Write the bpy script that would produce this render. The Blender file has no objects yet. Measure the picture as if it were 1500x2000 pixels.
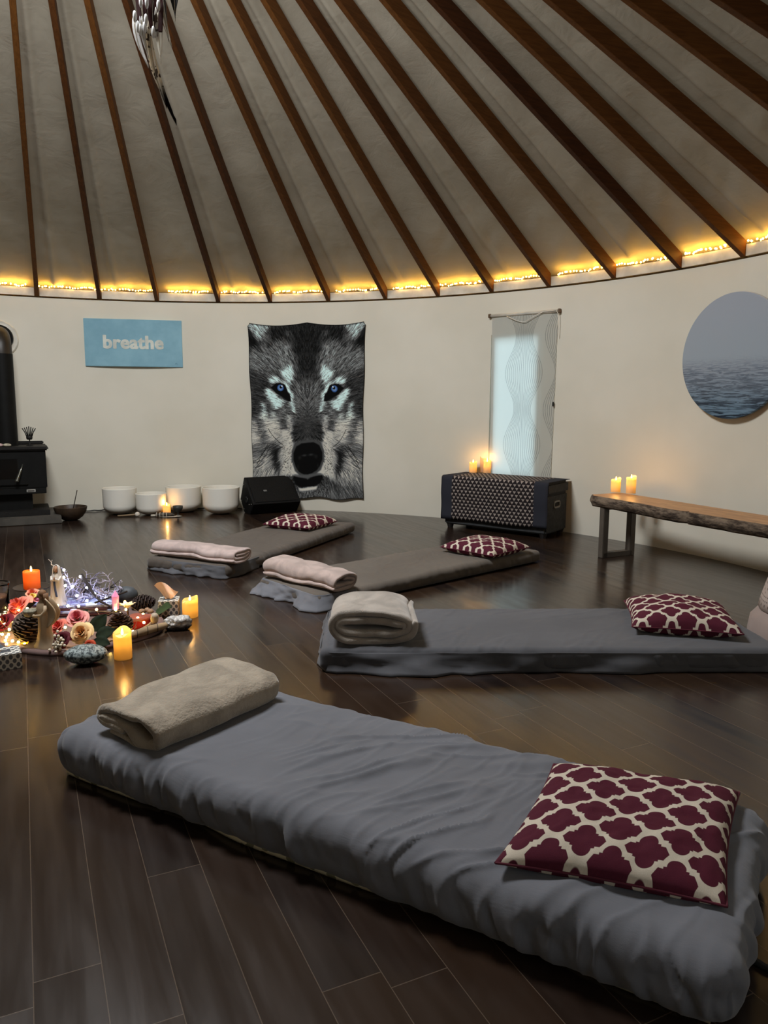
import bpy, bmesh, math, random
import numpy as np
from mathutils import Vector, Matrix

random.seed(7); rng = np.random.default_rng(7)
scene = bpy.context.scene
C = scene.collection
PI = math.pi

# ------------------------------------------------------------------ camera, world, lights, exposure
CX, CY, R, H, SLOPE = -1.6087, 3.4382, 4.513, 2.13, 0.5315      # yurt centre, radius, wall height, roof pitch
cd = bpy.data.cameras.new('camera'); cam = bpy.data.objects.new('camera', cd); C.objects.link(cam)
cd.sensor_fit = 'HORIZONTAL'; cd.sensor_width = 36; cd.lens = 1477.8 / 1500 * 36; cd.clip_start = 0.05
_p, _r = 0.14502, 0.005568
_fw = Vector((0, math.cos(_p), -math.sin(_p))); _r0 = Vector((1, 0, 0)); _u0 = Vector((0, math.sin(_p), math.cos(_p)))
_ri = _r0 * math.cos(_r) + _u0 * math.sin(_r); _up = -_r0 * math.sin(_r) + _u0 * math.cos(_r)
M = Matrix((_ri, _up, -_fw)).transposed().to_4x4(); M.translation = (0, 0, 1.1351)
cam.matrix_world = M
scene.camera = cam

world = bpy.data.worlds.new('overcast_sky'); scene.world = world; world.use_nodes = True
bg = world.node_tree.nodes['Background']; bg.inputs[0].default_value = (0.60, 0.86, 1.0, 1); bg.inputs[1].default_value = 5.0

def area(name, loc, target, size, power, col, shape='DISK', size_y=None):
    l = bpy.data.lights.new(name, 'AREA'); l.shape = shape; l.size = size; l.energy = power; l.color = col
    if size_y: l.size_y = size_y
    o = bpy.data.objects.new(name, l); C.objects.link(o); o.location = loc
    o.rotation_euler = (Vector(target) - Vector(loc)).to_track_quat('-Z', 'Y').to_euler()
    return o
area('skylight_daylight', (CX, CY, 4.13), (CX + 0.2, CY + 1.9, 0), 1.3, 250, (0.95, 0.98, 1.0))            # daylight through the roof dome
area('rear_fill_light', (1.05, -0.02, 1.25), (0.2, 2.2, 1.0), 0.7, 2.5, (0.72, 0.86, 1.0), 'RECTANGLE', 1.1)  # weak added fill, as from an unseen window behind the photographer
scene.view_settings.view_transform = 'Standard'; scene.view_settings.look = 'None'
scene.view_settings.exposure = 0.0; scene.view_settings.gamma = 1.0; scene.view_settings.use_curve_mapping = False
scene.cycles.use_denoising = True; scene.cycles.max_bounces = 10; scene.cycles.diffuse_bounces = 6
scene.cycles.sample_clamp_indirect = 4.0; scene.cycles.caustics_reflective = False; scene.cycles.caustics_refractive = False

# ------------------------------------------------------------------ helpers: colour, nodes, materials
def srgb(r, g, b):
    f = lambda c: (c / 255 / 12.92) if c / 255 <= 0.04045 else ((c / 255 + 0.055) / 1.055) ** 2.4
    return (f(r), f(g), f(b), 1)

class E:
    """a value in a node tree that can be computed with"""
    def __init__(s, nt, sock): s.nt, s.s = nt, sock
    def _m(s, op, *a):
        n = s.nt.nodes.new('ShaderNodeMath'); n.operation = op
        for i, v in enumerate((s,) + a):
            if isinstance(v, E): s.nt.links.new(v.s, n.inputs[i])
            else: n.inputs[i].default_value = float(v)
        return E(s.nt, n.outputs[0])
    def __add__(s, o): return s._m('ADD', o)
    __radd__ = __add__
    def __sub__(s, o): return s._m('SUBTRACT', o)
    def __rsub__(s, o): return (s * -1) + o
    def __mul__(s, o): return s._m('MULTIPLY', o)
    __rmul__ = __mul__
    def __truediv__(s, o): return s._m('DIVIDE', o)
    def pp(s, a): return s._m('PINGPONG', a)
    def floor(s): return s._m('FLOOR')
    def fract(s): return s._m('FRACT')
    def abs(s): return s._m('ABSOLUTE')
    def sin(s): return s._m('SINE')
    def cos(s): return s._m('COSINE')
    def sqrt(s): return s._m('SQRT')
    def mn(s, o): return s._m('MINIMUM', o)
    def mx(s, o): return s._m('MAXIMUM', o)
    def lt(s, o): return s._m('LESS_THAN', o)
    def gt(s, o): return s._m('GREATER_THAN', o)
    def pow(s, o): return s._m('POWER', o)
    def smooth(s, a, b, c=0.0, d=1.0):
        n = s.nt.nodes.new('ShaderNodeMapRange'); n.interpolation_type = 'SMOOTHSTEP'
        s.nt.links.new(s.s, n.inputs[0])
        for i, v in enumerate((a, b, c, d)): n.inputs[i + 1].default_value = v
        return E(s.nt, n.outputs[0])

class Mat:
    def __init__(s, name, col=(0.5, 0.5, 0.5, 1), rough=0.6, spec=0.4, metal=0.0):
        s.m = bpy.data.materials.new(name); s.m.use_nodes = True; s.nt = s.m.node_tree
        s.b = s.nt.nodes['Principled BSDF']; s.out = s.nt.nodes['Material Output']
        s.b.inputs['Base Color'].default_value = col; s.b.inputs['Roughness'].default_value = rough
        s.b.inputs['Specular IOR Level'].default_value = spec; s.b.inputs['Metallic'].default_value = metal
    def n(s, t, **kw):
        n = s.nt.nodes.new(t)
        for k, v in kw.items(): setattr(n, k, v)
        return n
    def link(s, a, b): s.nt.links.new(a.s if isinstance(a, E) else a, b)
    def coord(s, which='Object'):
        if not hasattr(s, 'tc'): s.tc = s.n('ShaderNodeTexCoord')
        return s.tc.outputs[which]
    def xyz(s, which='Object', vec=None):
        n = s.n('ShaderNodeSeparateXYZ'); s.link(vec or s.coord(which), n.inputs[0])
        return [E(s.nt, o) for o in n.outputs]
    def vec(s, x, y, z=0.0):
        n = s.n('ShaderNodeCombineXYZ')
        for i, v in enumerate((x, y, z)):
            if isinstance(v, E): s.link(v, n.inputs[i])
            else: n.inputs[i].default_value = v
        return n.outputs[0]
    def mapping(s, scale, which='Object', rot=(0, 0, 0)):
        n = s.n('ShaderNodeMapping'); s.link(s.coord(which), n.inputs[0]); n.inputs['Scale'].default_value = scale; n.inputs['Rotation'].default_value = rot
        return n.outputs[0]
    def noise(s, scale=5, detail=4, rough=0.55, vec=None, dist=0.0):
        n = s.n('ShaderNodeTexNoise'); n.inputs['Scale'].default_value = scale; n.inputs['Detail'].default_value = detail
        n.inputs['Roughness'].default_value = rough; n.inputs['Distortion'].default_value = dist
        s.link(vec or s.coord('Object'), n.inputs['Vector']); return E(s.nt, n.outputs[0])
    def voronoi(s, scale=5, vec=None, feature='F1', out=0):
        n = s.n('ShaderNodeTexVoronoi', feature=feature); n.inputs['Scale'].default_value = scale
        s.link(vec or s.coord('Object'), n.inputs['Vector']); return E(s.nt, n.outputs[out])
    def mix(s, fac, a, b):
        n = s.n('ShaderNodeMix', data_type='RGBA')
        if isinstance(fac, E): s.link(fac, n.inputs[0])
        else: n.inputs[0].default_value = fac
        for v, i in ((a, 6), (b, 7)):
            if isinstance(v, tuple): n.inputs[i].default_value = v
            else: s.link(v, n.inputs[i])
        return n.outputs[2]
    def base(s, c): s.link(c, s.b.inputs['Base Color']); return s
    def roughv(s, v): s.link(v, s.b.inputs['Roughness']); return s
    def bump(s, h, strength=0.3, dist=0.01):
        n = s.n('ShaderNodeBump'); n.inputs['Strength'].default_value = strength; n.inputs['Distance'].default_value = dist
        s.link(h, n.inputs['Height']); s.link(n.outputs[0], s.b.inputs['Normal']); return s
    def emit(s, col, st): s.b.inputs['Emission Color'].default_value = col; s.b.inputs['Emission Strength'].default_value = st; return s

_cache = {}
def simple(name, rgb, rough=0.6, var=0.15, scale=8, spec=0.4, metal=0.0, bump=0.0):
    """one plain material with a little natural variation"""
    if name in _cache: return _cache[name].m
    c = srgb(*rgb); m = Mat(name, c, rough, spec, metal)
    f = m.noise(scale, 4)
    d = tuple(v * (1 - var) for v in c[:3]) + (1,); l = tuple(min(1, v * (1 + var)) for v in c[:3]) + (1,)
    m.base(m.mix(f.smooth(0.3, 0.7), d, l))
    if bump: m.bump(m.noise(scale * 12, 3), bump, 0.004)
    _cache[name] = m; return m.m
def glow(name, rgb, st):
    if name in _cache: return _cache[name].m
    m = Mat(name, srgb(*rgb), 0.5).emit(srgb(*rgb), st); _cache[name] = m; return m.m

# ------------------------------------------------------------------ helpers: numpy noise
def _hash(i, j, k, seed):
    h = (i * 374761393 + j * 668265263 + k * 2147483647 + seed * 974634777) & 0xFFFFFFFF
    h = ((h ^ (h >> 13)) * 1274126177) & 0xFFFFFFFF
    return ((h ^ (h >> 16)) & 0xFFFF) / 65535.0
def vnoise(x, y, z=0.0, seed=0):
    x, y, z = np.broadcast_arrays(np.asarray(x, float), np.asarray(y, float), np.asarray(z, float))
    i, j, k = (np.floor(a).astype(np.int64) for a in (x, y, z))
    u, v, w = x - i, y - j, z - k
    u, v, w = (a * a * (3 - 2 * a) for a in (u, v, w)); r = 0
    for di in (0, 1):
        for dj in (0, 1):
            for dk in (0, 1):
                r = r + _hash(i + di, j + dj, k + dk, seed) * (u if di else 1 - u) * (v if dj else 1 - v) * (w if dk else 1 - w)
    return r * 2 - 1
def fbm(x, y, z=0.0, seed=0, oct=4):
    r, a, f = 0, 0.5, 1.0
    for o in range(oct):
        r = r + a * vnoise(np.asarray(x) * f, np.asarray(y) * f, np.asarray(z) * f, seed + o * 17); a *= 0.5; f *= 2.03
    return r

# ------------------------------------------------------------------ helpers: meshes and scene tree
class MB:
    """collects shapes that together are ONE object"""
    def __init__(s): s.v, s.f, s.uv = [], [], None
    def add(s, v, f):
        b = len(s.v); s.v += [tuple(map(float, p)) for p in v]; s.f += [tuple(int(i) + b for i in q) for q in f]; return s
    def box(s, c, size, rot=None, bevel=0.0):
        bm = bmesh.new(); bmesh.ops.create_cube(bm, size=1)
        for v in bm.verts: v.co = Vector((v.co.x * size[0], v.co.y * size[1], v.co.z * size[2]))
        if bevel: bmesh.ops.bevel(bm, geom=bm.edges[:], offset=bevel, segments=2, affect='EDGES')
        Rm = rot or Matrix.Identity(3); bm.verts.index_update()
        s.add([Rm @ v.co + Vector(c) for v in bm.verts], [[v.index for v in f.verts] for f in bm.faces]); bm.free(); return s
    def lathe(s, prof, seg=24, c=(0, 0, 0), rot=None, sx=1, sy=1):
        Rm = rot or Matrix.Identity(3); v, f, rings = [], [], []
        for r, z in prof:
            if r < 1e-6: rings.append([len(v)]); v.append((0, 0, z))
            else:
                rings.append(list(range(len(v), len(v) + seg)))
                v += [(r * sx * math.cos(2 * PI * i / seg), r * sy * math.sin(2 * PI * i / seg), z) for i in range(seg)]
        for a, b in zip(rings, rings[1:]):
            for i in range(seg):
                j = (i + 1) % seg
                if len(a) == 1 and len(b) == 1: continue
                if len(a) == 1: f.append((a[0], b[j], b[i]))
                elif len(b) == 1: f.append((a[i], a[j], b[0]))
                else: f.append((a[i], a[j], b[j], b[i]))
        return s.add([Rm @ Vector(p) + Vector(c) for p in v], f)
    def ball(s, c, r, seg=14, sx=1, sy=1, sz=1, rot=None):
        n = max(5, seg // 2)
        return s.lathe([(r * math.sin(PI * i / n), -r * sz * math.cos(PI * i / n)) for i in range(n + 1)], seg, c, rot, sx, sy)
    def tube(s, pts, rad, seg=8, cap=True):
        pts = [Vector(p) for p in pts]; n = len(pts); v, f = [], []
        up = Vector((0, 0, 1)); prev = None
        for i, p in enumerate(pts):
            t = (pts[min(i + 1, n - 1)] - pts[max(i - 1, 0)]).normalized()
            if prev is None: a = t.cross(up) if abs(t.dot(up)) < 0.95 else t.cross(Vector((1, 0, 0)))
            else: a = prev - t * prev.dot(t)
            a.normalize(); prev = a; b = t.cross(a)
            r = rad(i / (n - 1)) if callable(rad) else rad
            v += [p + (a * math.cos(2 * PI * k / seg) + b * math.sin(2 * PI * k / seg)) * r for k in range(seg)]
        for i in range(n - 1):
            for k in range(seg):
                k2 = (k + 1) % seg; f.append((i * seg + k, i * seg + k2, (i + 1) * seg + k2, (i + 1) * seg + k))
        if cap: f.append(tuple(range(seg - 1, -1, -1))); f.append(tuple((n - 1) * seg + k for k in range(seg)))
        return s.add(v, f)
    def grid(s, P, closeu=False, closev=False):
        P = np.asarray(P, float); nu, nv = P.shape[:2]; f = []
        for i in range(nu if closeu else nu - 1):
            for j in range(nv if closev else nv - 1):
                f.append((i * nv + j, ((i + 1) % nu) * nv + j, ((i + 1) % nu) * nv + (j + 1) % nv, i * nv + (j + 1) % nv))
        return s.add(P.reshape(-1, 3), f)
    def build(s, name, mat, parent=None, smooth=True, uvs=None, attr=None):
        me = bpy.data.meshes.new(name); me.from_pydata(s.v, [], s.f); me.update()
        bm = bmesh.new(); bm.from_mesh(me); bmesh.ops.recalc_face_normals(bm, faces=bm.faces[:]); bm.to_mesh(me); bm.free()
        if smooth:
            me.polygons.foreach_set('use_smooth', [True] * len(me.polygons))
            if smooth == 'auto': me.set_sharp_from_angle(angle=math.radians(38))
        if uvs is not None:
            u = me.uv_layers.new(name='UVMap'); vi = np.empty(len(me.loops), np.int32); me.loops.foreach_get('vertex_index', vi)
            u.data.foreach_set('uv', np.asarray(uvs, np.float32)[vi].ravel())
        if attr is not None:
            a = me.color_attributes.new('Col', 'FLOAT_COLOR', 'POINT')
            a.data.foreach_set('color', np.hstack([attr, np.ones((len(attr), 1))]).astype(np.float32).ravel())
        o = bpy.data.objects.new(name, me); C.objects.link(o)
        if mat: me.materials.append(mat)
        if parent: o.parent = parent
        return o

def tag(o, label=None, cat=None, group=None, kind=None):
    if label: o['label'] = label
    if cat: o['category'] = cat
    if group: o['group'] = group
    if kind: o['kind'] = kind
    return o
def thing(name, label, cat, loc=(0, 0, 0), rz=0.0, group=None):
    o = bpy.data.objects.new(name, None); C.objects.link(o); o.location = loc; o.rotation_euler = (0, 0, rz); o.empty_display_size = 0.05
    return tag(o, label, cat, group)
def struct(o): o['kind'] = 'structure'; return o
def copy_tree(o, parent=None):
    c = o.copy(); C.objects.link(c)
    if parent: c.parent = parent
    for ch in list(o.children): copy_tree(ch, c)
    return c
def on_wall(deg, z, inset=0.0):
    a = math.radians(deg); return Vector((CX + (R - inset) * math.sin(a), CY + (R - inset) * math.cos(a), z))
def wall_rz(deg): return -math.radians(deg)      # local -Y faces the room centre, local X runs to the right along the wall
def rotm(ax, ang): return Matrix.Rotation(ang, 3, ax)

# ------------------------------------------------------------------ the setting
# floor of dark laminate planks
m = Mat('dark_plank_laminate', rough=0.3, spec=0.62)
mp = m.n('ShaderNodeMapping'); m.link(m.coord('Object'), mp.inputs[0]); mp.inputs['Rotation'].default_value = (0, 0, math.atan2(0.903, 0.43))
fx, fy, fz = m.xyz(vec=mp.outputs[0])
PW = 0.1265
row = ((fy + 0.043) / PW).floor(); fr = ((fy + 0.043) / PW).fract()
wn = m.n('ShaderNodeTexWhiteNoise', noise_dimensions='1D'); m.link(row, wn.inputs['W']); shift = E(m.nt, wn.outputs[0])
lx = fx / 1.2 + shift * 7.3; cell = lx.floor(); fl = lx.fract()
wn2 = m.n('ShaderNodeTexWhiteNoise', noise_dimensions='2D'); m.link(m.vec(row, cell), wn2.inputs['Vector']); tone = E(m.nt, wn2.outputs[0])
seam = ((fr - 0.5).abs().gt(0.4925)).mx((fl - 0.5).abs().gt(0.4991))
gr = m.noise(2.2, 4, 0.5, vec=m.vec(fx * 0.9 + tone * 13, fy * 9, 0.0), dist=0.4)
blot = m.noise(5.0, 4, 0.6, vec=m.vec(fx + tone * 31, fy * 2.2, 0.0))
c1 = m.mix(gr.smooth(0.2, 0.85), srgb(27, 20, 18), srgb(42, 31, 26))
c2 = m.mix(blot.smooth(0.35, 0.75) * 0.55, c1, srgb(20, 15, 15))
c3 = m.mix(tone * 0.6, c2, srgb(54, 37, 24))
m.base(m.mix(seam * 0.85, c3, srgb(92, 78, 66)))  # seams painted lighter for the light their edges catch
m.roughv(gr.smooth(0.2, 0.8, 0.17, 0.27)); m.bump(gr * 0.10 - seam, 0.12, 0.002)
a = np.linspace(0, 2 * PI, 97)[:-1]
MB().add([(CX + (R + .08) * math.sin(t), CY + (R + .08) * math.cos(t), z) for z in (0, -0.1) for t in a],
         [tuple(range(96))[::-1], tuple(range(96, 192))] + [(i, (i + 1) % 96, 96 + (i + 1) % 96, 96 + i) for i in range(96)]).build('floor', m.m, smooth=False)['kind'] = 'structure'

# round wall, with the opening of the window behind the shade
W0, W1, WZ0, WZ1 = 35.0, 41.7, 0.42, 1.745
angs = sorted(set(list(np.arange(-180, 180, 1.5)) + [W0, W1])); zs = [0, 0.1, WZ0, 1.0, WZ1, 2.0, H - 0.012]
mb = MB(); nz = len(zs)
for rr in (R, R + 0.08):
    base = len(mb.v); P = [[(CX + rr * math.sin(math.radians(t)), CY + rr * math.cos(math.radians(t)), z) for z in zs] for t in angs]
    v = [p for r_ in P for p in r_]; f = []
    for i in range(len(angs)):
        for j in range(nz - 1):
            mid = angs[i] + 0.01
            if W0 <= mid < W1 and WZ0 <= zs[j] < WZ1: continue
            i2 = (i + 1) % len(angs); f.append((i * nz + j, i2 * nz + j, i2 * nz + j + 1, i * nz + j + 1))
    mb.add(v, f)
def wp(t, r_, z): return (CX + r_ * math.sin(math.radians(t)), CY + r_ * math.cos(math.radians(t)), z)
ww = [t for t in angs if W0 <= t <= W1]
for z in (WZ0, WZ1): mb.grid([[wp(t, R, z), wp(t, R + .08, z)] for t in ww])
for t in (W0, W1): mb.grid([[wp(t, R, z), wp(t, R + .08, z)] for z in (WZ0, 1.0, WZ1)])
mb.grid([[wp(t, R, zs[-1]), wp(t, R + .08, zs[-1])] for t in angs], closeu=True)
m = Mat('warm_white_wall', rough=0.55, spec=0.25)
m.base(m.mix(m.noise(1.3, 3).smooth(0.3, 0.7), srgb(214, 208, 192), srgb(222, 216, 201))); m.bump(m.noise(60, 4), 0.05, 0.003)
WALLM = m.m
struct(mb.build('wall_back', WALLM, smooth='auto'))

# the window behind the shade: frame and pane
mb = MB()
for t in (W0, W1, ): mb.box(on_wall(t + (0.35 if t == W0 else -0.35), (WZ0 + WZ1) / 2, -0.04), (0.045, 0.05, WZ1 - WZ0), Matrix.Rotation(wall_rz(t), 3, 'Z'))
for z in (WZ0 + 0.02, WZ1 - 0.02): mb.box(on_wall((W0 + W1) / 2, z, -0.045), (0.46, 0.05, 0.04), Matrix.Rotation(wall_rz((W0 + W1) / 2), 3, 'Z'))
win = struct(mb.build('window_1', simple('white_window_vinyl', (225, 226, 222), 0.4), smooth=False))
g = Mat('window_glass'); _t = g.n('ShaderNodeBsdfTransparent'); _g = g.n('ShaderNodeBsdfGlossy'); _g.inputs['Roughness'].default_value = 0.02; _x = g.n('ShaderNodeMixShader'); _l = g.n('ShaderNodeFresnel')
g.link(_l.outputs[0], _x.inputs[0]); g.link(_t.outputs[0], _x.inputs[1]); g.link(_g.outputs[0], _x.inputs[2]); g.link(_x.outputs[0], g.out.inputs[0])
MB().box(on_wall((W0 + W1) / 2, (WZ0 + WZ1) / 2, -0.05), (0.43, 0.006, WZ1 - WZ0 - 0.04), Matrix.Rotation(wall_rz((W0 + W1) / 2), 3, 'Z')).build('pane', g.m, win, smooth=False)
# unseen window frame added behind the photographer to hold rear_fill_light
rw = Matrix.Rotation(math.atan2(-2.22, -0.85) + PI / 2, 3, 'Z')
mb = MB(); wc = Vector((1.12, -0.22, 1.25)); wd = (Vector((0.2, 2.2, 0)) - Vector((1.05, -0.02, 0))).normalized(); rw = Matrix((Vector((wd.y, -wd.x, 0)), wd, Vector((0, 0, 1)))).transposed()
for sx in (-1, 1): mb.box(wc + rw @ Vector((sx * 0.4, 0, 0)), (0.06, 0.06, 1.3), rw)
for sz in (-1, 1): mb.box(wc + Vector((0, 0, sz * 0.6)), (0.86, 0.06, 0.06), rw)
w2 = struct(mb.build('unseen_window', simple('white_window_vinyl', (225, 226, 222)), smooth=False))

# canvas roof: a wide cone that sags and creases between the rafters
TH = [-37.8, -30.5, -23.23, -15.99, -8.99, -1.23, 5.55, 13.27, 20.91, 27.89, 34.9, 42.15, 50.03, 57.52, 64.28, 72.16, 79.61, 86.21, 93.5, 100.8]
ZR = H + 0.127                                   # canvas height above the wall line
ta = np.linspace(-180, 180, 1081)[:-1]; rr = np.concatenate([np.linspace(0.72, 3.6, 40), np.linspace(3.66, R + 0.13, 26)])
T, RR = np.meshgrid(ta, rr, indexing='ij')
full = np.array(sorted(TH + list(np.arange(108.1, 322.2 - 3, 7.36))))
ext = np.concatenate([full - 360, full, full + 360])
idx = np.searchsorted(ext, T) - 1; lo = ext[idx]; hi = ext[idx + 1]; s_ = (T - lo) / (hi - lo)
arc = np.radians(hi - lo) * RR
ridge = np.exp(-((s_ - 0.27) * arc / 0.024) ** 2) * 0.026 * (_hash(idx, idx * 0, idx * 0, 3) > 0.25)
sag = 4 * s_ * (1 - s_) * 0.018
eave = np.clip((RR - 3.55) / 0.9, 0, 1)
wr = fbm(np.radians(T) * RR * 9, RR * 2.2, 0, 5) * 0.020 * eave + fbm(np.radians(T) * RR * 3, RR * 3, 0, 9) * 0.012
puck = np.exp(-((s_ - 0.12) * arc / 0.05) ** 2) * (_hash(idx, idx * 0, idx * 0, 8) > 0.72) * np.abs(fbm(s_ * arc * 14, RR * 13, idx * 3.0, 12)) * 0.055
Z = ZR + SLOPE * (R - RR) + sag - ridge + wr * np.clip(s_ * (1 - s_) * 5, 0, 1) - puck
P = np.stack([CX + RR * np.sin(np.radians(T)), CY + RR * np.cos(np.radians(T)), Z], -1)
m = Mat('cream_roof_canvas', rough=0.75, spec=0.15)
m.base(m.mix(m.noise(2.0, 4).smooth(0.3, 0.7), srgb(178, 169, 151), srgb(192, 183, 165)))
m.bump(m.noise(6, 6, 0.62, dist=0.5), 0.22, 0.022)
struct(MB().grid(P, closeu=True).build('ceiling', m.m))
# skylight ring and dome above the middle of the roof
zc = ZR + SLOPE * (R - 0.72)
struct(MB().lathe([(0.66, zc - 0.14), (0.66, zc + 0.12), (0.76, zc + 0.12), (0.76, zc - 0.14), (0.66, zc - 0.14)], 48, (CX, CY, 0)).build('trim_1', simple('ring_timber', (110, 66, 32), 0.5), smooth='auto'))
struct(MB().lathe([(0.80 * math.cos(t), zc + 0.1 + 0.35 * math.sin(t)) for t in np.linspace(0, PI / 2, 10)], 48, (CX, CY, 0)).build('trim_2', simple('acrylic_dome', (225, 228, 230), 0.3)))

# roof rafters, each of them a thing
m = Mat('stained_fir', rough=0.6, spec=0.15)
gx = m.noise(6.0, 6, 0.6, vec=m.mapping((0.9, 9, 9)), dist=0.8)
oi = m.n('ShaderNodeObjectInfo'); rnd = E(m.nt, oi.outputs['Random'])
ca = m.mix(rnd, srgb(58, 31, 14), srgb(92, 56, 22)); cb = m.mix(rnd, srgb(76, 42, 19), srgb(112, 70, 30))
m.base(m.mix(gx.smooth(0.3, 0.7), ca, cb)); m.bump(gx, 0.1, 0.003); FIR = m.m
where = ['leftmost roof rafter, its foot above the black stove pipe', 'roof rafter meeting the wall over the left end of the blue sign',
 'roof rafter meeting the wall over the right part of the blue sign', 'roof rafter meeting the wall in the gap between blue sign and wolf tapestry',
 'roof rafter meeting the wall over the left ear of the wolf tapestry', 'roof rafter meeting the wall over the right half of the wolf tapestry',
 'roof rafter meeting the wall just right of the wolf tapestry', 'roof rafter midway between the wolf tapestry and the window shade',
 'roof rafter meeting the wall over the left end of the shade rod', 'roof rafter meeting the wall over the right end of the shade rod',
 'roof rafter meeting the wall over the two candles on the bench', 'roof rafter meeting the wall left of the round sea picture',
 'roof rafter meeting the wall over the middle of the round sea picture', 'lowest of three roof rafters cut off by the right edge of the photo',
 'middle one of three roof rafters cut off by the right edge of the photo', 'topmost of three roof rafters, in the upper right corner of the photo']
for k, t in enumerate(TH):
    L_ = R - 0.74; w = 0.0195; vd = 0.106
    o = MB().add([(x, y, z + SLOPE * x) for x in (0.0, L_) for y in (-w, w) for z in (0, vd)],
                 [(0, 1, 3, 2), (4, 6, 7, 5), (0, 4, 5, 1), (2, 3, 7, 6), (0, 2, 6, 4), (1, 5, 7, 3)]).build('roof_rafter', FIR, smooth=False)
    bev = o.modifiers.new('bevel', 'BEVEL'); bev.width = 0.003; bev.segments = 2
    p = on_wall(t, H); o.location = p; o.rotation_euler = (0, 0, math.atan2(CY - p.y, CX - p.x))
    lab = where[k - 2] if 2 <= k < 18 else 'stained roof rafter just outside the edge of the photo'
    tag(o, lab, 'rafter', 'roof rafters')
struct(MB().grid([[wp(t_, R + 0.078, H - 0.03), wp(t_, R + 0.078, H + 0.125)] for t_ in np.arange(-180, 180, 2)], closeu=True).build('trim_30', simple('eave_leak_blocker', (60, 52, 44), 0.8)))  # unseen ring added to stop sky light leaking in at the eaves
# white boards closing the eaves between the rafters
mtb = simple('white_eave_board', (205, 199, 184), 0.5)
for k in range(len(TH) - 1):
    a0, a1 = TH[k] + 0.3, TH[k + 1] - 0.3
    ts = np.linspace(a0, a1, 9); h0, h1 = H + 0.004, H + 0.080
    P = [[wp(t, R - 0.006, h0), wp(t, R - 0.006, h1), wp(t, R + 0.014, h1), wp(t, R + 0.014, h0)] for t in ts]
    mb = MB().grid(P, closev=True); n = len(ts) * 4
    mb.f += [(0, 1, 2, 3), (n - 1, n - 2, n - 3, n - 4)]
    struct(mb.build('trim_%d' % (k + 3), mtb, smooth='auto'))

# ------------------------------------------------------------------ mattresses, blankets, cushions
def rounded_box(L, W, T, r, step):
    nx, ny, nz = max(4, int(L / step)), max(4, int(W / step)), max(6, int(T / step * 1.3))
    X, Y, Zc = np.linspace(-L / 2, L / 2, nx + 1), np.linspace(-W / 2, W / 2, ny + 1), np.linspace(0, T, nz + 1)
    vs, fs, uni = [], [], {}
    def vid(p):
        k = (round(p[0], 5), round(p[1], 5), round(p[2], 5))
        if k not in uni: uni[k] = len(vs); vs.append(k)
        return uni[k]
    def face(A, B, f):
        ids = [[vid(f(p, q)) for q in B] for p in A]
        for i in range(len(A) - 1):
            for j in range(len(B) - 1): fs.append((ids[i][j], ids[i + 1][j], ids[i + 1][j + 1], ids[i][j + 1]))
    face(X, Y, lambda p, q: (p, q, T)); face(X, Y, lambda p, q: (p, q, 0))
    face(X, Zc, lambda p, q: (p, -W / 2, q)); face(X, Zc, lambda p, q: (p, W / 2, q))
    face(Y, Zc, lambda p, q: (-L / 2, p, q)); face(Y, Zc, lambda p, q: (L / 2, p, q))
    V = np.array(vs); half = np.array([L / 2, W / 2, T / 2]) - r; ctr = np.array([0, 0, T / 2])
    q = V - ctr; c = np.clip(q, -half, half); d = q - c; n = np.linalg.norm(d, axis=1, keepdims=True); n[n == 0] = 1
    N = d / n
    return c + ctr + N * r, fs, N

def cloth_mat(name, rgb, weave=900, rough=0.85, sheen=0.15, wr=0.0):
    m = Mat(name, srgb(*rgb), rough, 0.2); c = srgb(*rgb)
    d = tuple(v * 0.9 for v in c[:3]) + (1,); l = tuple(min(1, v * 1.08) for v in c[:3]) + (1,)
    m.base(m.mix(m.noise(3, 3).smooth(0.3, 0.7), d, l)); m.b.inputs['Sheen Weight'].default_value = sheen
    h = m.noise(weave, 2)
    if wr: h = h * 0.15 + m.noise(5, 5, 0.6, vec=m.mapping((1.2, 6, 4), rot=(0, 0, 1.0)), dist=0.6) * wr
    m.bump(h, 0.25, 0.006 if wr else 0.002); return m.m
GREYBLUE = cloth_mat('slate_blue_cotton', (106, 107, 113), 700, wr=1.0)
CHARCOAL = cloth_mat('charcoal_cotton', (84, 84, 88), 700, wr=0.6)
TAUPE = cloth_mat('taupe_cotton', (92, 84, 76), 700, wr=0.6)
TAUPE2 = cloth_mat('dark_taupe_cotton', (84, 76, 69), 700, wr=0.6)
PADM = Mat('cream_print_ticking', rough=0.9)
pv = PADM.voronoi(24); PADM.base(PADM.mix(pv.lt(0.33), srgb(206, 198, 170), srgb(120, 118, 96))); PADM = PADM.m

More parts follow.
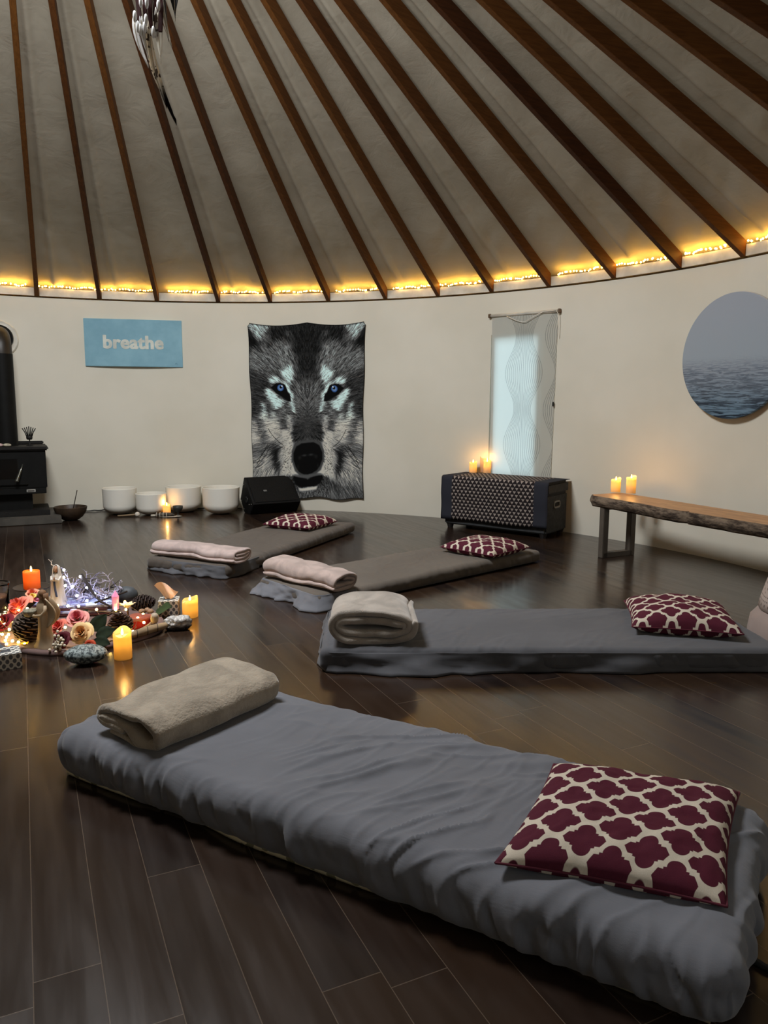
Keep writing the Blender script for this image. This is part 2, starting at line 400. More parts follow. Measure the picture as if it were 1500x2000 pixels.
def mattress(label, x, y, rz, L, W, T, z0, mat, wr, step=0.012, seed=0, pad=False, r=None):
    t = thing('floor_mattress', label, 'mattress', (x, y, 0), rz, 'floor mattresses around the altar')
    V, f, N = rounded_box(L, W, T, r or T * 0.47, step)
    s, q, z = V[:, 0], V[:, 1], V[:, 2]
    top = np.clip(N[:, 2], 0, 1); side = 1 - np.abs(N[:, 2])
    # long diagonal creases over the top, pleats gathered down the sides
    wx, wy = s + 0.10 * fbm(s * 2, q * 2, 0, seed), q + 0.10 * fbm(s * 2, q * 2, 5, seed)
    def crease(phi, fa, fc, sd, pw=3.0):
        al, ac_ = wx * math.cos(phi) + wy * math.sin(phi), -wx * math.sin(phi) + wy * math.cos(phi)
        nz_ = fbm(al * fa, ac_ * fc, 0, sd, 2); msk = np.clip(fbm(wx * 2.2, wy * 3.5, 7, sd + 40, 2) * 2.2 + 0.55, 0, 1)
        return np.clip(1 - np.abs(nz_) * 3.2, 0, 1) ** pw * msk
    d1 = crease(1.05, 2.6, 15, seed + 1) * 0.0075 + crease(0.55, 2.2, 11, seed + 9) * 0.006 + crease(1.35, 4.5, 22, seed + 5, 1.6) * 0.0028
    d2 = fbm(wx * 5, wy * 5, 2, seed + 2, 2) * 0.005
    d3 = fbm(s * 1.7, q * 2.5, 0, seed + 3, 2) * 0.012
    ang = np.where(np.abs(N[:, 0]) > np.abs(N[:, 1]), q, s)
    pl = np.abs(fbm(ang * 13 + z * 5, z * 3.5, seed, seed + 4, 3)) * 0.030
    dis = wr * (top * (d1 + d2) + side * (pl * 0.95 + crease(1.3, 3, 20, seed + 6) * 0.006 - 0.005)) + d3 * top
    P = V + N * dis[:, None]
    # the sheet is drawn in towards the seam near the floor
    P[:, 2] = np.maximum(P[:, 2], 0.001) + z0
    mb = MB(); mb.add(P, f); mb.build('sheet', mat, t)
    if pad:
        n = 90; xs = np.linspace(-L / 2 + 0.03, L / 2 - 0.05, n); mb = MB(); rows = []
        for xx in xs:
            e = W / 2 - 0.046 + 0.060 * float(fbm(xx * 2.3, 1.7, 0, 44, 2)) ; rows.append([(xx, -e, 0.002), (xx, -e - 0.006, 0.014), (xx, -e, 0.026), (xx, e * 0.9, 0.026), (xx, e * 0.9, 0.002)])
        mb.grid(rows, closev=True).build('under_pad', PADM, t)['label'] = 'cream printed pad under the sheet'
    return t
def hem(t, pts, top, flare, wave, mat, seed=0, name='sheet_hem', droop=0.004, fade=0.0):
    """loose end of a sheet hanging from a mattress edge to the floor (local coordinates)"""
    pts = [Vector(p) for p in pts]; n = 70; rows = []
    cum = [0]
    for a_, b_ in zip(pts, pts[1:]): cum.append(cum[-1] + (b_ - a_).length)
    for i in range(n):
        d = cum[-1] * i / (n - 1); k = min(max(j for j in range(len(pts)) if cum[j] <= d + 1e-9), len(pts) - 2)
        u = (d - cum[k]) / (cum[k + 1] - cum[k]); p = pts[k].lerp(pts[k + 1], u)
        fk = 1 - fade * min(1, max(0, (d / cum[-1] - 0.45) / 0.5))
        tg = (pts[min(k + 1, len(pts) - 1)] - pts[k]).normalized(); o = Vector((tg.y, -tg.x, 0)); row = []
        for j in range(12):
            s = j / 11; w = float(fbm(d * 9, s * 1.5, seed, seed, 3)) * wave * s + float(vnoise(d * 4, 0, seed, seed + 3)) * 0.02 * s
            row.append(p + o * (flare * s ** 1.6 * (0.55 + 0.6 * float(vnoise(d * 3.1, 3, 0, seed + 1)) + 0.3) * fk + w * fk) + Vector((0, 0, top * (1 - s ** 1.3) + droop)))
        rows.append(row)
    o = MB().grid(rows).build(name, mat, t); md = o.modifiers.new('thick', 'SOLIDIFY'); md.thickness = 0.003; return o

uA = math.atan2(-0.513, 0.858)
MA = mattress('slate blue-grey sheeted floor mattress, nearest to the camera', -0.024, 1.948, uA, 1.905, 0.64, 0.150, 0.004, GREYBLUE, 1.7, 0.0065, 1, pad=True, r=0.062)
MBt = mattress('dark grey floor mattress under the square-folded blanket, right of the altar', 0.72, 3.42, 0.015, 1.99, 0.68, 0.095, 0.004, CHARCOAL, 0.55, 0.009, 21, r=0.03)
MC = mattress('taupe floor mattress pointing at the dark storage chest', 0.190, 4.89, math.atan2(0.663, 0.749), 1.99, 0.60, 0.085, 0.004, TAUPE, 0.5, 0.010, 41, r=0.034)
MD = mattress('farthest taupe floor mattress, its end near the black floor speaker', -0.925, 5.76, math.atan2(0.922, 0.387), 1.94, 0.66, 0.085, 0.004, TAUPE2, 0.5, 0.010, 61, r=0.034)
hem(MC, [(-0.90, 0.305, 0), (-0.985, 0.27, 0), (-0.995, -0.27, 0), (-0.95, -0.303, 0), (-0.72, -0.300, 0)], 0.080, 0.060, 0.10, GREYBLUE, 3, fade=1.0)['label'] = 'loose blue-grey end of the sheet'
hem(MD, [(-0.86, 0.335, 0), (-0.955, 0.31, 0), (-0.97, -0.30, 0), (-0.91, -0.332, 0), (-0.6, -0.330, 0)], 0.078, 0.05, 0.08, CHARCOAL, 7, fade=1.0)
hem(MBt, [(-0.95, 0.34, 0), (-0.995, 0.30, 0), (-0.997, -0.30, 0), (-0.95, -0.342, 0), (0.2, -0.342, 0), (0.92, -0.342, 0)], 0.084, 0.022, 0.05, CHARCOAL, 11, fade=0.75)

def blanket_mat(name, rgb, fuzz):
    m = Mat(name, srgb(*rgb), 0.95, 0.05); c = srgb(*rgb)
    f = m.noise(9, 5, 0.6, dist=0.6)
    m.base(m.mix(f.smooth(0.35, 0.65), tuple(v * 0.8 for v in c[:3]) + (1,), tuple(min(1, v * 1.12) for v in c[:3]) + (1,)))
    m.b.inputs['Sheen Weight'].default_value = 0.5; m.b.inputs['Sheen Roughness'].default_value = 0.4
    m.bump(m.noise(fuzz, 3, 0.6) + m.noise(20, 3) * 0.6, 0.55, 0.008); return m.m
def roll(W, Hh, t, turns, n=150, start=0.0, core=(0.25, 0.3)):
    """centre line of a flattened roll: list of (y,z), outermost layer first"""
    out = []
    for i in range(n):
        u = i / (n - 1); ph = start + u * turns * 2 * PI; k = u * turns * t * 1.08
        a_, b_ = max(W / 2 - t / 2 - k * 0.75, 0.02), max(Hh / 2 - t / 2 - k, 0.006)
        c_, s_ = math.cos(ph), math.sin(ph)
        out.append((a_ * math.copysign(abs(c_) ** 0.62, c_), Hh / 2 + b_ * math.copysign(abs(s_) ** 0.8, s_)))
    return out
def folded(path, t, L, seed, wob=0.012, nseg=40, taper=0.0, name='folded_cloth'):
    """thick cloth following a 2-D path, extruded along local X"""
    p = np.array(path); tg = np.gradient(p, axis=0); tg /= np.linalg.norm(tg, axis=1, keepdims=True) + 1e-9
    nn = np.stack([-tg[:, 1], tg[:, 0]], 1); n = len(p); k = np.linspace(0, 1, n)
    hw = t / 2 * np.sqrt(np.clip(1 - np.clip((np.abs(k - 0.5) - 0.485) / 0.015, 0, 1) ** 2, 0.04, 1))
    secs = []
    xs = np.concatenate([[-L / 2, -L / 2 + 0.004, -L / 2 + 0.012], np.linspace(-L / 2 + 0.03, L / 2 - 0.03, nseg), [L / 2 - 0.012, L / 2 - 0.004, L / 2]])
    for x in xs:
        e = min(1, (L / 2 - abs(x)) / 0.014); sh = math.sqrt(max(0.0, 1 - (1 - e) ** 2)); h = hw * (0.35 + 0.65 * sh)
        A, B = p + nn * h[:, None], p - nn * h[:, None]
        ring = np.vstack([A, B[::-1]])
        zc = ring[:, 1].mean(); u = x / L
        yy, zz = ring[:, 0] * (1 - taper * (u + 0.5)), ring[:, 1] * (1 - taper * 0.6 * (u + 0.5))
        d = fbm(x * 5, yy * 6, zz * 6, seed, 3) * wob * 1.6; d2 = fbm(x * 16, yy * 14, zz * 14, seed + 4, 2) * wob * 0.45
        xx = x + fbm(0, yy * 9, zz * 9, seed + 7, 2) * 0.03 * (2 * u)
        zz = np.maximum(zz + (d + d2) * np.clip(zz / 0.04, 0, 1), 0.0005)
        secs.append(np.stack([xx, yy + d, zz], 1))
    P = np.array(secs); mb = MB().grid(P, closev=True); m2 = 2 * n; last = (len(xs) - 1) * m2
    for j in range(n - 1):
        mb.f.append((j, j + 1, m2 - 2 - j, m2 - 1 - j)); mb.f.append((last + j + 1, last + j, last + m2 - 1 - j, last + m2 - 2 - j))
    return mb
def blanket(label, x, y, z, rz, paths, L, mat, seed, **kw):
    t = thing('folded_blanket', label, 'blanket', (x, y, z), rz, 'folded blankets on the mattresses')
    for i, (nm, p, th, Ls, off) in enumerate(paths):
        o = folded(p, th, Ls, seed + i * 5, **kw).build(nm, mat, t); o.location = off
    return t
BEIGE = blanket_mat('beige_fleece', (158, 146, 130), 90)
PALE = blanket_mat('pale_grey_plush', (176, 166, 156), 300)
PINK = blanket_mat('pink_beige_plush', (186, 166, 158), 320)
PINK2 = blanket_mat('pink_plush', (188, 168, 162), 320)
def loop(pts, n=120):
    """smooth open curve through 2-D points"""
    p = np.array(pts, float); d = np.r_[0, np.cumsum(np.linalg.norm(np.diff(p, axis=0), axis=1))]; u = np.linspace(0, d[-1], n)
    q = np.stack([np.interp(u, d, p[:, 0]), np.interp(u, d, p[:, 1])], 1)
    for _ in range(6): q[1:-1] = (q[:-2] + 2 * q[1:-1] + q[2:]) / 4
    return q
# near blanket: outer fold is a thick U closed on the camera side, a bunched loop below it
pA = loop([(0.125, 0.085), (0.02, 0.080), (-0.02, 0.070), (-0.045, 0.045), (-0.06, 0.022), (-0.095, 0.012), (-0.138, 0.03), (-0.142, 0.08), (-0.10, 0.122), (0.0, 0.135), (0.10, 0.130), (0.140, 0.112), (0.135, 0.075), (0.10, 0.058), (0.0, 0.056), (-0.005, 0.045)])
pA2 = loop([(0.09, 0.030), (0.03, 0.034), (-0.005, 0.028), (-0.03, 0.016), (-0.055, 0.014), (-0.04, 0.034)])
tA = blanket('beige fleece blanket folded thick on the nearest blue-grey mattress', -0.600, 2.275, 0.147, math.atan2(0.82, 0.57), [('outer_fold', pA * np.array([0.95, 0.70]), 0.029, 0.50, (0, 0, 0)), ('inner_fold', pA2 * np.array([0.95, 0.70]), 0.022, 0.46, (-0.012, 0, 0))], 0.50, BEIGE, 3, wob=0.013)
pB = roll(0.395, 0.185, 0.031, 2.1, start=PI * 0.93)
pB2 = loop([(-0.13, 0.033), (-0.09, 0.012), (-0.06, 0.036), (-0.03, 0.012), (0.02, 0.036), (0.08, 0.018), (0.12, 0.03)])
blanket('pale plush blanket folded into a square block on the dark grey mattress', -0.052, 3.285, 0.098, PI / 2 + 0.03, [('outer_fold', pB, 0.031, 0.37, (0, 0, 0))], 0.36, PALE, 31, wob=0.010)
pC = roll(0.24, 0.135, 0.024, 1.7, start=PI * 1.15)
blanket('pale pink blanket rolled across the middle taupe mattress', -0.432, 4.305, 0.086, math.atan2(-0.43, 0.496), [('outer_fold', pC, 0.024, 0.60, (0, 0, 0))], 0.6, PINK, 51, wob=0.014, taper=0.12)
pD = roll(0.21, 0.115, 0.022, 1.9, start=PI * 1.1)
blanket('pale pink blanket rolled across the farthest taupe mattress', -1.235, 4.98, 0.087, math.atan2(-0.30, 0.62), [('outer_fold', pD, 0.022, 0.70, (0, 0, 0))], 0.70, PINK2, 71, wob=0.011)

# cushions with a burgundy and off-white quatrefoil lattice
m = Mat('burgundy_trellis_print', rough=0.85, spec=0.15)
ux, uy, _z = m.xyz('UV')
A_, B_ = 0.126, 0.106
def motif(px, py):
    lobe = (px - 0.15 * A_).mx(py - 0.235 * B_).mn((px * px + (py - 0.235 * B_) * (py - 0.235 * B_)).sqrt() - 0.15 * A_)
    side = (py - 0.165 * B_).mx(px + py * 0.55 - 0.355 * A_)
    return lobe.mn(side).mn((px - 0.20 * A_).mx(py - 0.215 * B_))
d = motif(ux.pp(A_ / 2), uy.pp(B_ / 2)).mn(motif((ux + A_ / 2).pp(A_ / 2), (uy + B_ / 2).pp(B_ / 2)))
weave = m.noise(420, 2, vec=m.coord('UV'))
m.base(m.mix(d.smooth(-0.0007, 0.0007), m.mix(weave, srgb(70, 24, 38), srgb(88, 32, 48)), m.mix(weave, srgb(188, 176, 158), srgb(214, 203, 186))))
m.bump(weave, 0.15, 0.002); TRELLIS = m.m
def cushion(label, x, y, z, rz, S, Hc, seed, tilt=(0, 0), res=64, shear=0.0):
    t = thing('throw_cushion', label, 'cushion', (x, y, z), rz, 'burgundy lattice cushions on the mattresses')
    t.rotation_euler = (tilt[0], tilt[1], rz)
    g_ = np.linspace(-1, 1, res); U, Vv = np.meshgrid(g_, g_, indexing='ij')
    prof = np.clip((1 - np.abs(U) ** 2.6) * (1 - np.abs(Vv) ** 2.6), 0, 1) ** 0.42
    pin = 1 - 0.055 * (1 - U ** 2) * np.abs(Vv) ** 3; pin2 = 1 - 0.055 * (1 - Vv ** 2) * np.abs(U) ** 3
    X, Y = (U * pin2 + shear * Vv) * S / 2, Vv * pin * S / 2
    lum = fbm(U * 2.2, Vv * 2.2, 0, seed, 3) * 0.016 * prof + np.abs(fbm(U * 6, Vv * 6, 0, seed + 2, 2)) * 0.006 * prof
    mb = MB(); top_ = np.stack([X, Y, Hc * 0.36 + prof * Hc * 0.64 + lum], -1); bot = np.stack([X, Y, np.maximum(Hc * 0.36 - prof * Hc * 0.5, 0.0)], -1)
    mb.grid(top_); mb.grid(bot)
    uv = np.stack([U * S / 2, Vv * S / 2], -1).reshape(-1, 2); o = mb.build('cover', TRELLIS, t, uvs=np.vstack([uv, uv + 0.03]))
    ed = MB(); b = [(-1, j) for j in g_] + [(i, 1) for i in g_[1:]] + [(1, j) for j in g_[::-1][1:]] + [(i, -1) for i in g_[::-1][1:]]
    q = [Vector(((u_ * (1 - 0.055 * (1 - v_ ** 2) * abs(u_) ** 3) + shear * v_) * S / 2, v_ * (1 - 0.055 * (1 - u_ ** 2) * abs(v_) ** 3) * S / 2, Hc * 0.36)) for u_, v_ in b]
    ed.tube(q, 0.0028, 6).build('seam', simple('burgundy_piping', (86, 26, 42), 0.85), t)
    return t
cushion('burgundy lattice cushion on the nearest blue-grey mattress', 0.560, 1.610, 0.150, math.radians(-15), 0.45, 0.085, 1, (0.04, 0.03), 110, 0.22)
cushion('burgundy lattice cushion at the right end of the dark grey mattress', 1.395, 3.46, 0.098, math.radians(-13), 0.465, 0.118, 2)
cushion('burgundy lattice cushion on the mattress in front of the storage chest', 0.715, 5.24, 0.088, math.radians(46), 0.45, 0.10, 3)
cushion('burgundy lattice cushion on the farthest mattress, below the wolf tapestry', -0.700, 6.28, 0.088, math.radians(62), 0.45, 0.10, 4)

# draped throw over something at the right edge, and a strap on the floor
t = thing('draped_throw', 'pale pinkish throw draped in a heap at the right edge of the photo', 'throw', (1.975, 3.41, 0))
THR = Mat('pale_throw_cotton', rough=0.9, spec=0.1); tz = THR.xyz('Object')[2]; tx = THR.xyz('Object')[0]; ty = THR.xyz('Object')[1]
dots = ((tx - ty) * 60).fract().lt(0.55)
bands = ((tz - 0.215).abs().lt(0.0035)).mx((tz - 0.235).abs().lt(0.003)).mx((tz - 0.295).abs().lt(0.003)).mx((tz - 0.315).abs().lt(0.003)).mx((tz - 0.195).abs().lt(0.006) * ((tx - ty) * 30).fract().lt(0.5)).mx((tz - 0.262).abs().lt(0.014) * ((tx - ty) * 22 + tz * 30).fract().lt(0.28))
THR.base(THR.mix(bands * dots * 0.8, srgb(176, 160, 150), srgb(96, 86, 82))); THR.bump(THR.noise(300, 2), 0.2, 0.002)
def drape(zs, rad, seed):
    rows = []
    for z, r_ in zip(zs, rad):
        rows.append([(r_ * (1 + 0.09 * float(vnoise(math.cos(q) * 3, math.sin(q) * 3, z * 1.5, seed))) * math.cos(q) * 0.85, r_ * (1 + 0.09 * float(vnoise(math.cos(q) * 3, math.sin(q) * 3, z * 1.5, seed))) * math.sin(q), z) for q in np.linspace(0, 2 * PI, 73)[:-1]])
    mb = MB().grid(rows, closev=True); n = len(mb.v); mb.f.append(tuple(range(n - 72, n))); return mb
drape([0.002, 0.05, 0.12, 0.17], [0.27, 0.275, 0.265, 0.225], 5).build('lower_fold', cloth_mat('pinkish_cotton', (158, 140, 132), 500), t)
drape([0.168, 0.172, 0.22, 0.30, 0.37, 0.43, 0.47, 0.485], [0.215, 0.232, 0.222, 0.20, 0.175, 0.15, 0.11, 0.05], 5).build('upper_fold', THR.m, t)
s = MB(); path = [(0.70, 1.52, .004), (0.74, 1.44, .004), (0.775, 1.385, .004), (0.85, 1.32, .004), (0.98, 1.24, .004)]
rows = []
for i, p_ in enumerate(path):
    p_ = Vector(p_); q_ = Vector(path[min(i + 1, 4)]) - Vector(path[max(i - 1, 0)]); nrm = Vector((-q_.y, q_.x, 0)).normalized() * 0.009
    rows.append([p_ - nrm, p_ - nrm + Vector((0, 0, .004)), p_ + nrm + Vector((0, 0, .004)), p_ + nrm])
tag(s.grid(rows, closev=True).build('strap', simple('black_webbing', (16, 16, 16), 0.8)), 'black webbing strap on the floor beyond the end of the nearest mattress', 'strap')

# ------------------------------------------------------------------ candles with a flame of their own
CANDLE = 0.85
WAX = Mat('ivory_wax', srgb(250, 214, 160), 0.55); nt = WAX.nt
df = WAX.n('ShaderNodeBsdfDiffuse'); df.inputs[0].default_value = srgb(250, 236, 208)
tr = WAX.n('ShaderNodeBsdfTranslucent'); tr.inputs[0].default_value = srgb(255, 212, 112)
mx = WAX.n('ShaderNodeMixShader'); mx.inputs[0].default_value = 0.62
WAX.link(df.outputs[0], mx.inputs[1]); WAX.link(tr.outputs[0], mx.inputs[2]); WAX.link(mx.outputs[0], WAX.out.inputs[0]); WAXM = WAX.m
OR = Mat('orange_wax', srgb(250, 150, 60), 0.55)
df = OR.n('ShaderNodeBsdfDiffuse'); df.inputs[0].default_value = srgb(240, 170, 96)
tr = OR.n('ShaderNodeBsdfTranslucent'); tr.inputs[0].default_value = srgb(255, 120, 20)
mx = OR.n('ShaderNodeMixShader'); mx.inputs[0].default_value = 0.55
OR.link(df.outputs[0], mx.inputs[1]); OR.link(tr.outputs[0], mx.inputs[2]); OR.link(mx.outputs[0], OR.out.inputs[0]); ORM = OR.m
def candle(label, x, y, z, r, h, power, cut=0.0, rot=0.0, group='lit pillar candles', mat=None, dip=0.009):
    t = thing('pillar_candle', label, 'candle', (x, y, z), rot, group)
    mb = MB(); n = 28; ri = r * 0.88
    top = lambda q: h - cut * (0.5 - 0.5 * math.cos(q)) + 0.004 * math.sin(3 * q + 1) * (cut > 0)
    qs = [2 * PI * i / n for i in range(n)]; fl = h - cut - dip
    rings = [[(r * 0.97 * math.cos(q), r * 0.97 * math.sin(q), 0.0) for q in qs], [(r * math.cos(q), r * math.sin(q), 0.004) for q in qs], [(r * math.cos(q), r * math.sin(q), fl) for q in qs],
             [(r * math.cos(q), r * math.sin(q), top(q) - 0.003) for q in qs], [(r * 0.965 * math.cos(q), r * 0.965 * math.sin(q), top(q)) for q in qs]]
    mb.grid(rings, closev=True); mb.lathe([(r * 0.985, fl + 0.002), (r * 0.9, fl), (0, fl)], n); mb.build('wax', mat or WAXM, t)
    MB().tube([(0, 0, fl), (0.001, 0, fl + 0.008)], 0.0012, 6).build('wick', simple('dark_wick', (40, 30, 20)), t)
    fz = fl + 0.006
    MB().lathe([(0, fz), (0.0035, fz + 0.003), (0.0058, fz + 0.009), (0.005, fz + 0.017), (0.0025, fz + 0.026), (0, fz + 0.033)], 12).build('flame', glow('flame', (255, 205, 110), 16), t)
    l = bpy.data.lights.new('candle_light', 'POINT'); l.energy = power * CANDLE; l.color = (1.0, 0.52, 0.15); l.shadow_soft_size = 0.006
    o = bpy.data.objects.new('candle_light', l); C.objects.link(o); o.parent = t; o.location = (0, 0, fz + 0.036)
    l2 = bpy.data.lights.new('inner_light', 'POINT'); l2.energy = 0.085; l2.color = (1.0, 0.60, 0.20); l2.shadow_soft_size = 0.008
    o = bpy.data.objects.new('inner_light', l2); C.objects.link(o); o.parent = t; o.location = (0, 0, max(fl - 0.022, 0.03))
    return t

# ------------------------------------------------------------------ things on and along the wall
# wood stove
BLK = simple('black_stove_steel', (9, 9, 8), 0.6, 0.3, 20, 0.2)
IRON = simple('black_cast_iron', (20, 18, 16), 0.6, 0.3, 30, 0.3, bump=0.3)
t = thing('wood_stove', 'black steel wood stove on a pedestal at the left wall', 'stove', (-3.50, 7.07, 0.0), 0.45)
hb = MB().box((0.0, -0.02, 0.035), (0.80, 0.66, 0.07), bevel=0.006); o = hb.build('hearth_slab', simple('grey_hearth_stone', (72, 68, 62), 0.7, 0.25, 6), smooth=False)
o.location = t.location; o.rotation_euler = t.rotation_euler; tag(o, 'grey stone hearth slab under the black wood stove', 'hearth slab')
MB().box((0, 0, 0.095), (0.62, 0.48, 0.05), bevel=0.004).build('base_plate', IRON, t, False)
MB().box((-0.03, 0.03, 0.20), (0.40, 0.34, 0.17), bevel=0.004).build('pedestal', BLK, t, False)
MB().box((0, 0, 0.30), (0.58, 0.44, 0.055), bevel=0.003).build('ash_lip', BLK, t, False)
MB().box((0, 0, 0.50), (0.60, 0.44, 0.35), bevel=0.006).build('firebox', BLK, t, False)
mb = MB().box((0, 0, 0.69), (0.65, 0.50, 0.035), bevel=0.012); mb.box((0, 0.22, 0.722), (0.60, 0.03, 0.035), bevel=0.008); mb.build('top_plate', IRON, t, False)
d_ = MB().box((-0.08, -0.228, 0.50), (0.44, 0.025, 0.29), bevel=0.008).build('door', BLK, t, False)
MB().box((-0.10, -0.243, 0.51), (0.32, 0.006, 0.18), bevel=0.002).build('glass', simple('dark_stove_glass', (6, 6, 6), 0.3, spec=0.2), d_, False)
mb = MB(); ax0, ax1 = Vector((0.085, -0.265, 0.50)), Vector((0.045, -0.30, 0.40)); dr = (ax1 - ax0)
mb.tube([ax0 + Vector((0.02, 0.03, 0.05)), ax0, ax1], 0.006, 8)
coil = []
for i in range(150):
    u = i / 149; a_ = u * 2 * PI * 11; rr_ = 0.010 + 0.006 * u
    coil.append(ax0 + dr * u + Vector((1, 0, 0)) * rr_ * math.cos(a_) + dr.normalized().cross(Vector((1, 0, 0))) * rr_ * math.sin(a_))
mb.tube(coil, 0.0022, 5).build('coil_handle', simple('bright_spring_steel', (190, 190, 180), 0.3, metal=1.0), d_)
MB().box((0.16, -0.2235, 0.302), (0.075, 0.006, 0.026), bevel=0.002).build('name_plate', simple('silver_plate', (150, 148, 142), 0.4), t, False)
MB().box((0.16, -0.2275, 0.302), (0.055, 0.003, 0.010)).build('plate_lettering', simple('dark_lettering', (60, 58, 55), 0.5), t, False)
# stove pipe and its wall collar
t = thing('stove_pipe', 'black stove pipe rising from the stove and bending into the wall', 'pipe', (-3.535, 7.10, 0.0))
MB().tube([(0, 0, 0.708), (0, 0, 0.95), (0, 0, 1.55)], 0.098, 28).build('pipe', BLK, t, 'auto')
MB().tube([(0, 0, 1.55), (0, 0.0, 1.62), (-0.02, 0.03, 1.68), (-0.06, 0.10, 1.715), (-0.11, 0.19, 1.725), (-0.185, 0.31, 1.725)], 0.094, 28, cap=False).build('elbow', simple('brown_black_pipe', (44, 36, 28), 0.45), t, 'auto')
q = thing('wall_thimble', 'white metal collar around the stove pipe where it enters the wall', 'wall collar', on_wall(-27.74, 1.715, 0.001), wall_rz(-27.74))
rx = rotm('X', PI / 2)
MB().lathe([(0.128, -0.005), (0.168, -0.005), (0.172, 0.012), (0.160, 0.022), (0.140, 0.018), (0.128, 0.022), (0.122, 0.005)], 48, (0, 0, 0), rx).build('rim', simple('white_enamel', (206, 200, 186), 0.4), q, 'auto')
MB().lathe([(0.0, 0.0), (0.126, 0.0), (0.126, 0.006), (0, 0.006)], 40, (0, -0.001, 0), rx).build('dark_gap', simple('hole_shade_black', (10, 9, 8), 0.9), q)  # black disc standing in for the shade inside the collar
t = thing('metal_ornament', 'small black metal cup with a fan of upright prongs on the stove top', 'ornament', (-3.33, 7.12, 0.7085))
MB().lathe([(0, 0), (0.03, 0), (0.032, 0.004), (0.006, 0.008), (0.005, 0.05), (0.012, 0.056)], 16).build('stem', IRON, t)
MB().lathe([(0.0, 0.052), (0.022, 0.055), (0.028, 0.07), (0.026, 0.085), (0.02, 0.09), (0.0, 0.088)], 16).build('cup', IRON, t)
for k in range(7):
    s_ = (k - 3) / 3; o = MB().tube([(s_ * 0.022, 0.004 * (k % 2), 0.075), (s_ * 0.040, 0, 0.125), (s_ * 0.063, 0, 0.178 - 0.018 * abs(s_))], 0.0045, 6).build('prong', IRON, t)
for k, (dx, dy, sx, rgb, lab) in enumerate([(-3.50, 6.88, 0.042, (176, 150, 146), 'pinkish pebble on the front of the stove top, left of two'), (-3.43, 6.89, 0.038, (168, 160, 140), 'pale grey pebble on the front of the stove top, right of two')]):
    tag(MB().ball((dx, dy, 0.7235), sx, 16, 1.0, 0.7, 0.42).build('pebble', simple('pebble_%d' % k, rgb, 0.7, 0.3, 40)), lab, 'pebble', 'pebbles on the stove')

# blue sign with the word breathe
ang = -12.0; pS = on_wall(ang, 1.705, 0.0)
t = thing('wall_sign', 'pale blue canvas sign reading breathe in white letters', 'sign', pS, wall_rz(ang) + 0.006)
sm = Mat('sky_blue_paint', rough=0.7); sm.base(sm.mix(sm.noise(3, 5, 0.6).smooth(0.35, 0.7), srgb(122, 166, 184), srgb(140, 184, 200)))
MB().box((0, -0.026, 0), (0.945, 0.028, 0.468), bevel=0.003).build('canvas', sm.m, t, False)
fc = bpy.data.curves.new('lettering', 'FONT'); fc.body = 'breathe'; fc.size = 0.19; fc.align_x = 'CENTER'; fc.align_y = 'CENTER'; fc.offset = 0.0032; fc.extrude = 0.0012; fc.space_character = 1.06
fo = bpy.data.objects.new('lettering_curve', fc); C.objects.link(fo)
bpy.context.view_layer.update(); dg = bpy.context.evaluated_depsgraph_get()
m0 = bpy.data.meshes.new_from_object(fo.evaluated_get(dg)); bpy.data.objects.remove(fo)
mb = MB(); v0 = [v.co.copy() for v in m0.vertices]; f0 = [tuple(p.vertices) for p in m0.polygons]
for k in range(8): mb.add([p + Vector((0.0056 * math.cos(k * PI / 4), 0.0036 * math.sin(k * PI / 4), 0.00003 * k)) for p in v0], f0)
lo_ = mb.build('lettering', None, t, False); me = lo_.data
xs = [v.co.x for v in me.vertices]; ys = [v.co.y for v in me.vertices]; sc_ = 0.585 / (max(xs) - min(xs))
lo_.scale = (sc_, sc_, sc_); lo_.rotation_euler = (PI / 2, 0, 0); lo_.location = (-(max(xs) + min(xs)) / 2 * sc_ - 0.003, -0.0412, -(max(ys) + min(ys)) / 2 * sc_ + 0.008)
me.materials.clear(); me.materials.append(simple('off_white_paint', (206, 208, 198), 0.7)); lo_['label'] = 'white painted word breathe'
mb = MB(); mb.tube([(0.40, -0.0405, -0.205), (0.407, -0.0405, -0.190), (0.400, -0.0405, -0.198)], 0.0012, 5); mb.tube([(0.415, -0.0405, -0.19), (0.415, -0.0405, -0.206), (0.425, -0.0405, -0.206)], 0.0012, 5)
mb.build('signature', simple('dark_blue_ink', (70, 110, 130)), t)

